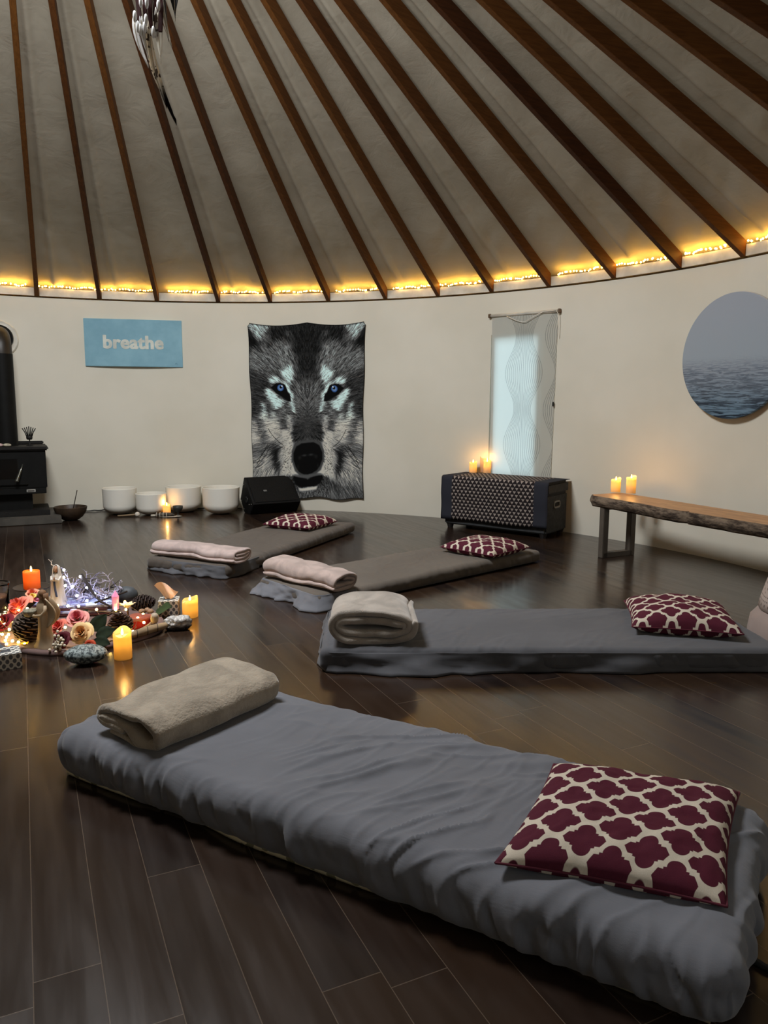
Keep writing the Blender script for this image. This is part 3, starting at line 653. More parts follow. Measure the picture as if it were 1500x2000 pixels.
# wolf-face tapestry: the print is painted into the cloth
def wolf_print(NU, NV):
    w, h = NU, NV * 2                                         # half face, twice the vertex density
    Xg, Yg = np.meshgrid((np.arange(w) + 0.5) / w * 545, 150 + (np.arange(h) + 0.5) / h * 1620, indexing='ij')
    def poly(pts, soft=14, warp=14, seed=0):
        X = Xg + fbm(Xg / 60, Yg / 60, 0, seed + 300, 3) * warp; Y = Yg + fbm(Xg / 60, Yg / 60, 9, seed + 300, 3) * warp
        ins = np.zeros(X.shape, bool); dist = np.full(X.shape, 1e9); n = len(pts)
        for i in range(n):
            (x1, y1), (x2, y2) = pts[i], pts[(i + 1) % n]
            c_ = ((y1 > Y) != (y2 > Y)) & (X < (x2 - x1) * (Y - y1) / (y2 - y1 + 1e-9) + x1); ins ^= c_
            u = np.clip(((X - x1) * (x2 - x1) + (Y - y1) * (y2 - y1)) / ((x2 - x1) ** 2 + (y2 - y1) ** 2 + 1e-9), 0, 1)
            dist = np.minimum(dist, np.hypot(X - x1 - u * (x2 - x1), Y - y1 - u * (y2 - y1)))
        return np.clip(0.5 + np.where(ins, dist, -dist) / soft / 2, 0, 1)
    T = np.full(Xg.shape, 74.0) + fbm(Xg / 90, Yg / 90, 0, 77, 3) * 34
    def put(mask, val): nonlocal T; T = T * (1 - mask) + val * mask
    put(poly([(-60, 150), (130, 150), (150, 330), (110, 560), (70, 640), (-60, 700)], 40, 30), 36)
    put(poly([(130, 150), (360, 160), (330, 330), (180, 300)], 45), 34)
    put(poly([(560, 190), (440, 330), (430, 420), (560, 400)], 30), 24)
    put(poly([(545, 150), (330, 160), (380, 235), (445, 320), (520, 205)], 16), 150)
    put(poly([(250, 330), (140, 380), (110, 560), (200, 600), (260, 480)], 40, 40), 98)
    put(poly([(420, 400), (260, 430), (250, 600), (450, 640), (540, 560), (540, 420)], 50, 40), 92)
    put(poly([(540, 620), (400, 640), (380, 800), (470, 1000), (545, 1000)], 50, 40), 48)
    put(poly([(545, 1010), (420, 1010), (360, 1180), (380, 1300), (545, 1280)], 40, 40), 92)
    put(poly([(545, 1040), (470, 1080), (430, 1200), (500, 1270), (545, 1240)], 30, 50, 4), 168)
    put(poly([(520, 1390), (350, 1330), (280, 1500), (360, 1600), (520, 1640)], 50, 40), 138)
    put(poly([(400, 1600), (540, 1660), (540, 1770), (60, 1770), (120, 1690)], 40, 30), 82)
    put(poly([(120, 700), (0, 700), (0, 930), (130, 930)], 40, 30), 84)
    put(poly([(150, 930), (0, 930), (0, 1110), (135, 1110)], 40, 20), 74)
    put(poly([(150, 1080), (0, 1050), (0, 1240), (130, 1230)], 30, 10), 46)
    put(poly([(260, 900), (160, 900), (150, 1080), (250, 1120), (280, 1000)], 30, 30), 84)
    W_ = 236
    put(poly([(238, 600), (140, 545), (118, 640), (150, 725), (205, 700)], 14, 34, 1), W_)
    put(poly([(352, 692), (300, 650), (245, 680), (235, 705), (340, 716)], 9, 16, 2), W_)
    put(poly([(215, 690), (165, 730), (120, 850), (112, 965), (135, 960), (160, 850), (190, 790)], 9, 14, 3), W_)
    put(poly([(392, 762), (345, 765), (300, 820), (205, 868), (245, 930), (300, 955), (330, 905), (372, 850)], 9, 22, 4), W_)
    put(poly([(445, 885), (405, 900), (375, 1000), (400, 1050), (442, 1010), (430, 950)], 10, 26, 5), W_ - 8)
    put(poly([(330, 960), (300, 1000), (270, 1040), (300, 1060), (340, 1020)], 10, 20, 6), 170)
    put(poly([(424, 1030), (262, 1040), (262, 1140), (245, 1250), (330, 1230), (372, 1165), (405, 1110)], 12, 20, 7), 178)
    put(poly([(265, 1140), (165, 1130), (140, 1250), (155, 1400), (120, 1500), (70, 1540), (250, 1560), (262, 1380), (240, 1260)], 14, 14, 8), 172)
    put(poly([(190, 1000), (150, 1000), (145, 1120), (160, 1180), (200, 1100)], 18, 12), 140)
    put(poly([(335, 1300), (262, 1300), (255, 1480), (285, 1500), (330, 1420)], 18, 12, 9), 26)
    # fur: strokes that flow outward from the bridge of the nose
    N = 16000; r2 = np.random.default_rng(3)
    px, py = r2.uniform(0, 545, N), r2.uniform(150, 1770, N)
    keep = ~((px < 150) & (py > 1235) & (py < 1560)); px, py = px[keep], py[keep]; N = len(px)
    si = np.clip((px / 545 * w).astype(int), 0, w - 1); sj = np.clip(((py - 150) / 1620 * h).astype(int), 0, h - 1)
    tone0 = T[si, sj]
    gain = np.where(r2.random(N) < 0.5, r2.uniform(0.25, 0.8, N), r2.uniform(1.0, 1.75, N))
    val = np.clip(tone0 * gain, 8, 236); bright = tone0 > 150
    val = np.where(bright, np.where(r2.random(N) < 0.12, 40, tone0 * r2.uniform(0.85, 1.08, N)), val)
    Ln = np.where((py > 950) & (px < 200), 22, np.where(py > 1200, 70, 46)) * r2.uniform(0.6, 1.4, N)
    cx_, cy_ = px.copy(), py.copy(); S = 34
    out = T.copy()
    for k in range(S):
        dx = cx_ - 0 + 25 + r2.normal(0, 10, N); dy = np.where(cy_ < 950, (cy_ - 1000) * 0.75, np.where(cy_ < 1500, (cy_ - 1080) * 0.75, 420))
        dx = dx * np.where(cy_ > 1500, 0.5, 1.0)
        nrm = np.hypot(dx, dy) + 1e-6; cx_ = cx_ + dx / nrm * Ln / S; cy_ = cy_ + dy / nrm * Ln / S
        ii = (np.abs(cx_) / 545 * w).astype(int); jj = ((cy_ - 150) / 1620 * h).astype(int); ok = (ii < w) & (jj >= 0) & (jj < h)
        a_ = 0.85 * (1 - (k / S) ** 2)
        out[ii[ok], jj[ok]] = out[ii[ok], jj[ok]] * (1 - a_) + val[ok] * a_
    T = out
    # smooth features on top of the fur: eye, nose, mouth, whiskers
    put(poly([(352, 742), (300, 706), (262, 700), (212, 716), (188, 780), (166, 802), (158, 868), (186, 868), (228, 838), (300, 796)], 5, 2), 16)
    put(np.clip(1 - (np.hypot((Xg) / 1.05, (Yg - 1075) / 1.5) - 60) / 70, 0, 1) * 0.5, 62)
    put(poly([(-60, 1222), (60, 1224), (128, 1258), (160, 1330), (158, 1420), (126, 1510), (66, 1560), (0, 1592), (-60, 1592)], 7, 2), 70)
    put(poly([(-60, 1250), (60, 1252), (112, 1280), (141, 1345), (140, 1410), (118, 1470), (86, 1516), (40, 1540), (-60, 1556)], 6, 1), 17)
    put(np.exp(-(((Xg - 32) / 26) ** 2 + ((Yg - 1365) / 12) ** 2)) * 0.8, 66)
    put(np.exp(-(((Xg - 80) / 20) ** 2 + ((Yg - 1385) / 22) ** 2)) * 0.6, 52)
    put(np.exp(-(((Xg - 96) / 12) ** 2 + ((Yg - 1470) / 26) ** 2)) * 0.5, 52)
    put(poly([(-60, 1595), (0, 1595), (60, 1566), (140, 1556), (150, 1580), (120, 1640), (60, 1664), (-60, 1668)], 7, 2), 22)
    put(poly([(-60, 1562), (60, 1545), (130, 1540), (140, 1556), (60, 1572), (-60, 1592)], 5, 2) * 0.8, 86)
    put(poly([(-60, 1672), (60, 1668), (92, 1664), (84, 1694), (-60, 1706)], 7, 6, 11), 176)
    for (x0, y0), (xm, ym), (x1, y1), v_ in [((235, 1285), (320, 1240), (380, 1120), 30), ((245, 1310), (330, 1265), (440, 1255), 30), ((370, 1280), (440, 1330), (500, 1450), 28), ((390, 1270), (450, 1380), (515, 1420), 36), ((360, 1290), (430, 1400), (520, 1490), 40)]:
        uu = np.linspace(0, 1, 200); qx = (1 - uu) ** 2 * x0 + 2 * uu * (1 - uu) * xm + uu ** 2 * x1; qy = (1 - uu) ** 2 * y0 + 2 * uu * (1 - uu) * ym + uu ** 2 * y1
        for ox in (0, 2.5):
            ii = np.clip(((qx + ox) / 545 * w).astype(int), 0, w - 1); jj = np.clip(((qy - 150) / 1620 * h).astype(int), 0, h - 1); T[ii, jj] = v_
    r3 = np.random.default_rng(9)
    for _ in range(46):
        qx, qy = r3.uniform(165, 250), r3.uniform(1300, 1540); ii = int(qx / 545 * w); jj = int((qy - 150) / 1620 * h); T[ii:ii + 3, jj:jj + 2] = 60
    tint = np.clip((1080 - Yg) / 140, 0, 1)[..., None]; k = np.clip((T - 110) / 90, 0, 1)[..., None]
    rgb = np.clip(T * 1.12 + 0.25 * (T - 95), 6, 250)[..., None] * (1 + k * (tint * np.array([-0.11, 0.0, -0.01]) + (1 - tint) * np.array([0.0, -0.035, -0.11])))
    rgb = rgb * np.array([0.99, 1.0, 1.0])
    d = np.hypot(Xg - 258, Yg - 747); fe = lambda m_, c_: rgb * (1 - m_[..., None]) + np.array(c_) * m_[..., None]
    rgb = fe(np.clip((33 - d) / 5, 0, 1) * (Yg > 712), (60, 96, 158)); rgb = fe(np.clip((24 - d) / 8, 0, 1) * (Yg > 716), (118, 148, 190))
    rgb = fe(np.clip((15 - np.hypot(Xg - 254, Yg - 740)) / 4, 0, 1), (8, 10, 14)); rgb = fe(np.clip((9 - np.hypot(Xg - 244, Yg - 730)) / 3, 0, 1), (230, 240, 246))
    e = np.clip((545 - Xg) / 9, 0, 1) * np.clip((Yg - 150) / 16, 0, 1) * np.clip((1770 - Yg) / 10, 0, 1); rgb = rgb * (0.15 + 0.85 * e[..., None])
    rgb = rgb.reshape(w // 1, NV, 2, 3).mean(2)
    c_ = np.clip(rgb / 255, 0, 1); return np.where(c_ <= 0.04045, c_ / 12.92, ((c_ + 0.055) / 1.055) ** 2.4)
NU, NV = 150, 430
half = wolf_print(NU, NV); colr = np.concatenate([half[::-1], half], 0)
ac = 10.45; Sx = np.linspace(-1, 1, 2 * NU); Ty = np.linspace(0, 1, NV)
SS, TT = np.meshgrid(Sx, Ty, indexing='ij')
hw = 0.622 - 0.012 * np.sin(TT * PI) - 0.022 * TT + 0.005 * np.sin(TT * 17 + SS * 3)
dr_ = 0.030 * np.abs(np.sin(np.clip(np.abs(SS), 0, 1) * PI)) ** 0.9 * (1 - TT) ** 6 + 0.035 * np.clip(np.abs(SS) - 0.955, 0, 1) / 0.045 * (1 - TT) ** 40
zz = 1.925 - dr_ - TT * (1.79 - 0.012 * np.sin(SS * 9)) - 0.018 * np.clip(SS - 0.9, 0, 1) * TT ** 8 * -10 * 0.2
arcx = SS * hw; offs = 0.010 + 0.008 * np.sin(SS * 5 + TT * 2) ** 2 + 0.010 * TT + 0.012 * np.clip(TT - 0.9, 0, 1) * 10 * (0.5 + 0.5 * np.sin(SS * 11))
an = math.radians(ac) + arcx / R
Pw = np.stack([CX + (R - offs) * np.sin(an), CY + (R - offs) * np.cos(an), zz], -1)
tm = Mat('printed_fleece', rough=0.85, spec=0.12); ca_ = tm.n('ShaderNodeVertexColor', layer_name='Col'); tm.base(ca_.outputs[0]); tm.bump(tm.noise(260, 2), 0.15, 0.002)
t = thing('wall_tapestry', 'hanging tapestry printed with a grey wolf face with blue eyes', 'tapestry', on_wall(ac, 0.14, 0.01), 0)
inv = Vector(t.location)
Pl = Pw - np.array(inv); cl = MB().grid(Pl).build('cloth', tm.m, t, attr=colr.reshape(-1, 3)); md = cl.modifiers.new('thick', 'SOLIDIFY'); md.thickness = 0.004; md.offset = 0
for s_ in (-0.60, 0.0, 0.60):
    p_ = on_wall(ac + math.degrees(s_ / R), 1.918, 0.014) - inv
    MB().ball(p_, 0.005, 8).build('pin', simple('steel_pin', (90, 88, 84), 0.3, metal=1.0), t)

# window shade with fine wavy lines
t = thing('window_shade', 'white roller shade with thin wavy lines, lit from behind', 'window shade', on_wall(39.3, 1.2), wall_rz(39.3))
sh = Mat('sheer_printed_shade', rough=0.8)
sx_, sy_, _q = sh.xyz('UV')
def fam(x, ph):
    bul = ((sy_ + ph) * (2 * PI / 0.64)).cos() * 0.275 + 0.725
    q_ = x / bul; fr_ = ((q_ / 0.0206) + 0.5).fract() - 0.5
    return (fr_.abs() * 0.0206 * bul).lt(0.0019) * (q_.abs().lt(0.0206 * 9.5))
ln = fam(sx_ - 0.015, 0.0).mx(fam(sx_ - 0.405, 0.32))
lc = sh.mix(ln * 0.75, srgb(216, 216, 208), srgb(120, 120, 118))
df = sh.n('ShaderNodeBsdfDiffuse'); tr = sh.n('ShaderNodeBsdfTranslucent'); mx = sh.n('ShaderNodeMixShader'); mx.inputs[0].default_value = 0.42
sh.link(lc, df.inputs[0]); sh.link(lc, tr.inputs[0]); sh.link(df.outputs[0], mx.inputs[1]); sh.link(tr.outputs[0], mx.inputs[2]); sh.link(mx.outputs[0], sh.out.inputs[0])
nu_, nv_ = 60, 90; U_, V_ = np.meshgrid(np.linspace(-1, 1, nu_), np.linspace(0, 1, nv_), indexing='ij')
hx = 0.330 - 0.012 * V_ + 0.0 * U_
Ps = np.stack([U_ * hx, -0.030 - 0.006 * np.sin(U_ * 4 + V_ * 3) * V_ + 0.010 * (U_ ** 2), 0.705 - 1.50 * V_], -1)
MB().grid(Ps).build('fabric', sh.m, t, uvs=np.stack([U_ * hx, 0.51 - 1.50 * V_ + 0.0], -1).reshape(-1, 2))
MB().tube([(-0.335, -0.03, 0.715), (0.335, -0.03, 0.715)], 0.014, 14).build('roll', simple('rolled_shade_cloth', (186, 182, 172), 0.8), t)
for s_ in (-1, 1): MB().box((s_ * 0.348, -0.03, 0.715), (0.022, 0.036, 0.036), bevel=0.004).build('end_block', simple('brown_wood_block', (104, 84, 62), 0.6), t, False)
MB().tube([(-0.16, -0.047, 0.70), (-0.07, -0.05, 0.66), (0.0, -0.05, 0.64), (0.03, -0.05, 0.64), (0.11, -0.05, 0.68), (0.20, -0.047, 0.715), (0.325, -0.05, 0.72), (0.345, -0.05, 0.69), (0.35, -0.05, 0.60), (0.347, -0.05, 0.50)], 0.003, 6).build('pull_cord', simple('white_cord', (214, 210, 200), 0.7), t)
MB().box((0.322, -0.034, -0.08), (0.012, 0.012, 0.04), bevel=0.002).build('clip', simple('black_clip', (24, 24, 24), 0.4), t, False)

# round sea picture
t = thing('round_picture', 'round print of a grey misty sea on the right wall', 'picture', on_wall(64.4, 1.461, 0.0), wall_rz(64.4))
sp = Mat('misty_sea_print', rough=0.5, spec=0.3); px_, pz_, _q = sp.xyz('UV')
v_ = pz_ * -1 + 0.0
per = (v_ + 0.05).mx(0.01)
wave = sp.noise(1.0, 5, 0.62, vec=sp.vec(px_ / per.pow(0.55) * 3.2, per.pow(0.6) * 80, 0.0), dist=1.1)
wv = wave.smooth(0.42, 0.58)
sea = sp.mix(wv, sp.mix(v_.smooth(0.0, 0.42), srgb(112, 122, 136), srgb(18, 34, 50)), sp.mix(v_.smooth(0.0, 0.42), srgb(150, 158, 168), srgb(104, 130, 150)))
sky = sp.mix(pz_.smooth(0.0, 0.42), srgb(156, 166, 176), srgb(162, 168, 178))
sp.base(sp.mix(v_.smooth(-0.015, 0.11), sky, sea))
n_ = 72; mb = MB(); rr_ = 0.434
rings = [[(q_ * math.cos(2 * PI * i / n_), y_, q_ * math.sin(2 * PI * i / n_)) for i in range(n_)] for q_, y_ in ((0.02, -0.06), (rr_ - 0.003, -0.06), (rr_, -0.057), (rr_, -0.036), (0.02, -0.036))]
mb.grid(rings, closev=True); mb.f.append(tuple(range(n_)))
mb.build('panel', sp.m, t, 'auto', uvs=np.array([(v[0], v[2]) for v in mb.v]))
MB().box((0, -0.018, 0), (0.3, 0.036, 0.3)).build('backing_frame', simple('pine_backing', (150, 120, 84), 0.7), t, False)

# singing bowls and what lies before them
FROST = Mat('frosted_quartz', srgb(226, 222, 212), 0.55, 0.3); FROST.b.inputs['Subsurface Weight'].default_value = 0.25; FROST.b.inputs['Subsurface Radius'].default_value = (0.03, 0.03, 0.03); FROST = FROST.m
def bowl(label, x, y, r, h):
    mb = MB(); w = 0.008
    pr = [(0, 0)] + [(r * 0.97 * math.sin(a_ * PI / 180) ** 0.75, r * 0.55 * (1 - math.cos(a_ * PI / 180))) for a_ in range(12, 91, 6)]
    pr += [(r * 0.985, h * 0.75), (r, h - 0.003), (r - w / 2, h), (r - w, h - 0.003), (r * 0.97 - w, h * 0.7)]
    pr += [(max((r * 0.97) * math.sin(a_ * PI / 180) ** 0.75 - w, 0), r * 0.55 * (1 - math.cos(a_ * PI / 180)) + w) for a_ in range(84, 10, -8)] + [(0, w)]
    return tag(mb.lathe(pr, 48, (x, y, 0.0)).build('singing_bowl', FROST, smooth='auto'), label, 'singing bowl', 'white crystal singing bowls')
bowl('leftmost white crystal singing bowl, standing close to the wall', -2.66, 7.55, 0.166, 0.262)
bowl('smaller white crystal singing bowl in front, just right of the leftmost', -2.335, 7.52, 0.150, 0.215)
bowl('white crystal singing bowl directly behind the candle and black goblet', -2.065, 7.73, 0.178, 0.262)
bowl('rightmost white crystal singing bowl, next to the black speaker', -1.655, 7.62, 0.187, 0.270)
DARKB = simple('dark_hammered_bronze', (58, 44, 32), 0.5, 0.3, 18, 0.4)
t = thing('metal_singing_bowl', 'dark wide bronze bowl on the floor beside the stove', 'bowl', (-2.985, 7.13, 0.0))
MB().lathe([(0, 0.001), (0.05, 0.0), (0.075, 0.008), (0.11, 0.036), (0.138, 0.078), (0.148, 0.112), (0.150, 0.128), (0.146, 0.131), (0.142, 0.126), (0.136, 0.10), (0.11, 0.05), (0.06, 0.016), (0, 0.012)], 48).build('bowl', DARKB, t, 'auto')
q = thing('striker_stick', 'thin dark stick standing up out of the bronze bowl', 'stick', (-2.965, 7.13, 0.014))
MB().tube([(-0.02, 0, 0), (0.012, 0.03, 0.16), (0.032, 0.05, 0.268)], 0.0045, 8).build('stick', simple('dark_stick_wood', (40, 30, 22), 0.6), q)
t = thing('bowl_mallet', 'wooden mallet with a white ball head in front of the crystal bowls', 'mallet', (-2.51, 7.345, 0.0), 0.18)
MB().tube([(-0.10, 0, 0.012), (0.02, 0, 0.018), (0.07, 0, 0.022)], 0.008, 10).build('handle', simple('pale_wood', (150, 128, 100), 0.6), t)
MB().ball((0.085, 0, 0.024), 0.024, 16).build('head', simple('white_felt', (206, 198, 184), 0.9), t)
candle('lit candle between the crystal bowl and the black goblet', -2.165, 7.465, 0.0, 0.037, 0.118, 0.6, 0.018, 2.0)
t = thing('goblet', 'small black goblet beside the candle at the crystal bowls', 'goblet', (-2.03, 7.37, 0.0))
MB().lathe([(0, 0), (0.036, 0), (0.038, 0.006), (0.012, 0.014), (0.008, 0.022), (0.010, 0.04), (0.034, 0.058), (0.049, 0.085), (0.051, 0.108), (0.047, 0.108), (0.044, 0.088), (0.03, 0.066), (0, 0.056)], 28).build('cup', simple('dark_slate_ceramic', (52, 52, 48), 0.5), t)
MB().lathe([(0, 0.001), (0.036, 0.001), (0.039, 0.007), (0.012, 0.015)], 28).build('foot', simple('pewter_foot', (130, 126, 116), 0.5), t)
t = thing('smudge_bundle', 'banded feather and sage bundle lying by the candle at the crystal bowls', 'bundle', (-2.215, 7.36, 0.0), 0.12)
MB().tube([(-0.03, 0, 0.016), (0.04, 0, 0.022), (0.10, 0.01, 0.02), (0.145, 0.02, 0.012)], lambda u: 0.011 + 0.010 * math.sin(u * PI), 10).build('herbs', simple('grey_sage', (86, 78, 68), 0.9, 0.4, 60), t)
for k in range(4): MB().tube([(-0.02 + k * 0.032, 0.022 * math.sin(a_), 0.020 + 0.021 * math.cos(a_)) for a_ in np.linspace(0, 2 * PI, 13)], 0.004, 5, cap=False).build('band', simple('pale_thread', (186, 178, 164), 0.8), t)
MB().tube([(-0.075, 0, 0.013), (-0.03, 0, 0.014)], 0.011, 10).build('grip', simple('white_wrap', (200, 192, 176), 0.8), t)
t = thing('feather', 'pale striped feather lying flat before the black goblet', 'feather', (-2.08, 7.315, 0.006), 0.25)
Fp = [[(x_, y_ * 0.016 * math.sin(min(1, (x_ + 0.09) / 0.17 * 1.05) * PI) ** 0.6, 0.005 - 0.004 * abs(y_)) for y_ in (-1, -0.5, 0, 0.5, 1)] for x_ in np.linspace(-0.088, 0.08, 16)]
MB().grid(Fp).build('vane', simple('pale_feather', (164, 158, 148), 0.8, 0.4, 40), t); MB().tube([(-0.12, 0, 0.004), (0.08, 0, 0.006)], 0.0016, 6).build('quill', simple('quill', (190, 182, 166), 0.5), t)
# cable along the foot of the wall
pts = [on_wall(a_, 0.008 + 0.006 * math.sin(a_ * 2.2) ** 2, 0.03 + 0.02 * math.sin(a_ * 1.3)) for a_ in np.linspace(-25, 1.4, 60)]
tag(MB().tube(pts, 0.006, 6).build('cable', simple('black_cable', (18, 18, 18), 0.5)), 'black cable running along the wall behind the crystal bowls', 'cable')

# wedge monitor speaker
t = thing('floor_speaker', 'black wedge floor speaker below the wolf tapestry', 'speaker', (-1.350, 7.534, 0.0))
ax = Vector((0.86, 0.51, 0)).normalized(); nn = Vector((ax.y, -ax.x, 0)); Ls = 0.515
prof = [(0, 0), (0.105, 0.115), (-0.155, 0.365), (-0.27, 0.13), (-0.16, 0)]
BOXM = simple('black_textured_cabinet', (9, 9, 10), 0.6, 0.25, 60, 0.2, bump=0.3); GRL = Mat('black_perforated_grille', srgb(11, 11, 11), 0.6, 0.2)
gv = GRL.voronoi(140); GRL.bump(gv, 0.6, 0.004); GRL = GRL.m
mb = MB(); n = len(prof)
mb.add([nn * a_ + ax * x_ + Vector((0, 0, z_)) for x_ in (0, Ls) for a_, z_ in prof], [tuple(range(n)), tuple(range(n, 2 * n))] + [(i, (i + 1) % n, n + (i + 1) % n, n + i) for i in range(n)])
o = mb.build('cabinet', BOXM, t, False); bv = o.modifiers.new('bevel', 'BEVEL'); bv.width = 0.008; bv.segments = 2
g0, g1 = Vector((0, 0, 0)) + nn * 0.105 + Vector((0, 0, 0.115)), nn * -0.155 + Vector((0, 0, 0.365)); up_ = (g1 - g0).normalized(); no = ax.cross(up_) * (1 if ax.cross(up_).z > 0 else -1)
Rg = Matrix((ax, up_, no)).transposed()
MB().box((g0 + g1) / 2 + ax * Ls / 2 + no * 0.002, (Ls - 0.05, (g1 - g0).length - 0.04, 0.008), Rg, 0.003).build('grille', GRL, t, False)
MB().box((g0 * 0.55 + g1 * 0.45) + ax * 0.17 + no * 0.008, (0.035, 0.02, 0.004), Rg).build('badge', simple('grey_badge', (110, 110, 108), 0.4), t, False)
ec = nn * -0.08 + Vector((0, 0, 0.16)) - ax * 0.002
Re = Matrix((nn, Vector((0, 0, 1)), -ax)).transposed()
MB().lathe([(0, 0.004), (0.022, 0.004), (0.026, 0.008), (0.03, 0.008), (0.034, 0.0)], 24, ec + Vector((0, 0, -0.02)), Re).build('pole_socket', simple('black_plastic', (30, 30, 30), 0.35), t)
for a_, z_ in ((-0.15, 0.29), (-0.225, 0.12), (-0.15, 0.04), (0.05, 0.11), (-0.01, 0.10)):
    MB().ball(nn * a_ + Vector((0, 0, z_)) - ax * 0.002, 0.006, 8).build('screw', simple('steel_screw', (120, 118, 112), 0.35, metal=1.0), t)

# storage chest under a patterned cover
cdir = Vector((0.797, -0.603, 0)).normalized(); rzc = math.atan2(cdir.y, cdir.x)
t = thing('storage_chest', 'dark grey fabric storage chest below the window shade', 'chest', (0.540, 6.842, 0.0), rzc)     # local X along the front, local Y towards the wall
CW, CDp, CH = 1.02, 0.435, 0.475
FELT = simple('dark_grey_felt', (58, 59, 60), 0.9, 0.15, 30, 0.15, bump=0.2)
MB().box((CW / 2, CDp / 2, 0.20), (CW - 0.02, CDp - 0.02, 0.33), bevel=0.012).build('body', FELT, t, False)
MB().box((CW / 2, CDp / 2, 0.415), (CW, CDp, 0.11), bevel=0.022).build('lid', FELT, t, 'auto')
for x_ in (0.05, CW - 0.05):
    for y_ in (0.05, CDp - 0.05): MB().lathe([(0, 0), (0.024, 0), (0.034, 0.04), (0, 0.04)], 12, (x_, y_, 0)).build('foot', simple('dark_wood_foot', (28, 24, 22), 0.5), t, False)
mb = MB(); prf = []
for i in range(25):
    a_ = 2 * PI * i / 24; c_, s_ = math.cos(a_), math.sin(a_); prf.append((CW - 0.008, CDp * 0.48 + math.copysign(abs(c_) ** 0.5, c_) * 0.055, 0.275 + math.copysign(abs(s_) ** 0.5, s_) * 0.026))
hd = MB().tube(prf, 0.009, 8, cap=False).build('handle_rim', simple('grey_plastic_rim', (112, 110, 104), 0.5), t)
MB().box((CW - 0.010, CDp * 0.48, 0.275), (0.004, 0.10, 0.042), bevel=0.001).build('handle_slot', simple('black_slot', (8, 8, 8), 0.9), hd, False)
cv = Mat('triangle_weave', rough=0.9, spec=0.1); ux, uy, _q = cv.xyz('UV')
TA, TB = 0.0415, 0.0300
rw_ = (uy / TB).floor(); fy_ = (uy / TB).fract(); fx_ = (ux + rw_ * (TA / 2)).pp(TA / 2) / (TA / 2)
tri = (fx_ + fy_ * 0.92 - 0.84).lt(0) * fy_.gt(0.12) * fy_.lt(0.90)
sp_ = ((ux - 0.10).gt(0)) * ((ux - (CW - 0.115)).lt(0))
cv.base(cv.mix(sp_, srgb(46, 47, 54), cv.mix(tri, srgb(36, 31, 32), srgb(150, 138, 130)))); cv.bump(cv.noise(500, 2), 0.2, 0.002)
top_y = [(CDp - 0.012, 0.4735)] + [(CDp - 0.03 - k * 0.055, 0.4745) for k in range(7)] + [(0.02, 0.476), (0.002, 0.474), (-0.008, 0.462), (-0.011, 0.44)] + [(-0.012 - 0.004 * math.sin(k), 0.40 - k * 0.04) for k in range(8)] + [(-0.014, 0.093)]
cum = np.r_[0, np.cumsum([math.hypot(b_[0] - a_[0], b_[1] - a_[1]) for a_, b_ in zip(top_y, top_y[1:])])]
xs_ = np.linspace(-0.012, CW + 0.012, 40); rows, uv = [], []
for x_ in xs_:
    rows.append([(x_, y_ - 0.004 * abs(float(vnoise(x_ * 4, z_ * 3, 0, 4))) * (y_ < 0), z_ - (0.012 * float(vnoise(x_ * 3, 0, 0, 5)) if z_ < 0.1 else 0)) for y_, z_ in top_y]); uv += [(x_, cu) for cu in cum]
o = MB().grid(rows).build('patterned_cover', cv.m, t, uvs=np.array(uv)); o['label'] = 'cover woven with small pale triangles, plain dark bands at both ends'
md = o.modifiers.new('thick', 'SOLIDIFY'); md.thickness = 0.004; md.offset = 1

# live-edge bench
bdir = Vector((0.66, -1.41, 0)).normalized(); bn = Vector((-bdir.y, bdir.x, 0)); rzb = math.atan2(bdir.y, bdir.x)
t = thing('live_edge_bench', 'wooden live-edge bench with square metal legs along the right wall', 'bench', (1.525, 5.60, 0.0), rzb)   # local X along the bench, local Y towards the wall
BL, BW, BZ, BT = 1.95, 0.34, 0.452, 0.072
wd = Mat('oiled_plank', rough=0.4, spec=0.35); g_ = wd.noise(7, 6, 0.6, vec=wd.mapping((0.6, 5, 5)), dist=1.2)
wd.base(wd.mix(g_.smooth(0.3, 0.7), srgb(150, 104, 62), srgb(190, 142, 92))); wd.bump(g_, 0.1, 0.002)
xs_ = np.linspace(-0.03, BL, 90); top = []; bark = []
for x_ in xs_:
    e = 0.010 * math.sin(x_ * 5.1) + 0.014 * float(fbm(x_ * 4, 0, 0, 71, 3)) - 0.03 * math.exp(-((x_ - 0.92) / 0.02) ** 2) * -1.0
    if x_ < 0.03: e += (0.03 - x_) * 0.9
    top.append([(x_, BW, BZ - BT), (x_, BW, BZ), (x_, BW * 0.5, BZ), (x_, e + 0.012, BZ), (x_, e + 0.02, BZ - BT)])
    bark.append([(x_, e + 0.014, BZ + 0.0005)] + [(x_, e - 0.016 * math.sin(k / 6 * PI) + 0.012 * float(fbm(x_ * 14, k * 0.7, 0, 81, 3)) + 0.010 * k / 6, BZ - 0.002 - BT * 1.05 * k / 6) for k in range(7)] + [(x_, e + 0.04, BZ - BT)])
mb = MB().grid(top, closev=True); n = len(mb.v); mb.f += [(0, 1, 2, 3, 4), (n - 1, n - 2, n - 3, n - 4, n - 5)]; mb.build('seat_plank', wd.m, t, 'auto')
bk = Mat('grey_bark', rough=0.9, spec=0.1); bv_ = bk.noise(18, 6, 0.7, vec=bk.mapping((0.5, 1, 1.6)))
bk.base(bk.mix(bv_.smooth(0.38, 0.62), srgb(58, 48, 42), srgb(124, 108, 92))); bk.bump(bv_, 0.8, 0.012)
mb = MB().grid(bark); n = len(bark[0]); mb.f += [tuple(range(n)), tuple(range(len(mb.v) - n, len(mb.v)))]; mb.build('bark_edge', bk.m, t)
LEG = simple('brown_steel_tube', (84, 76, 68), 0.5, 0.1, 10, 0.4)
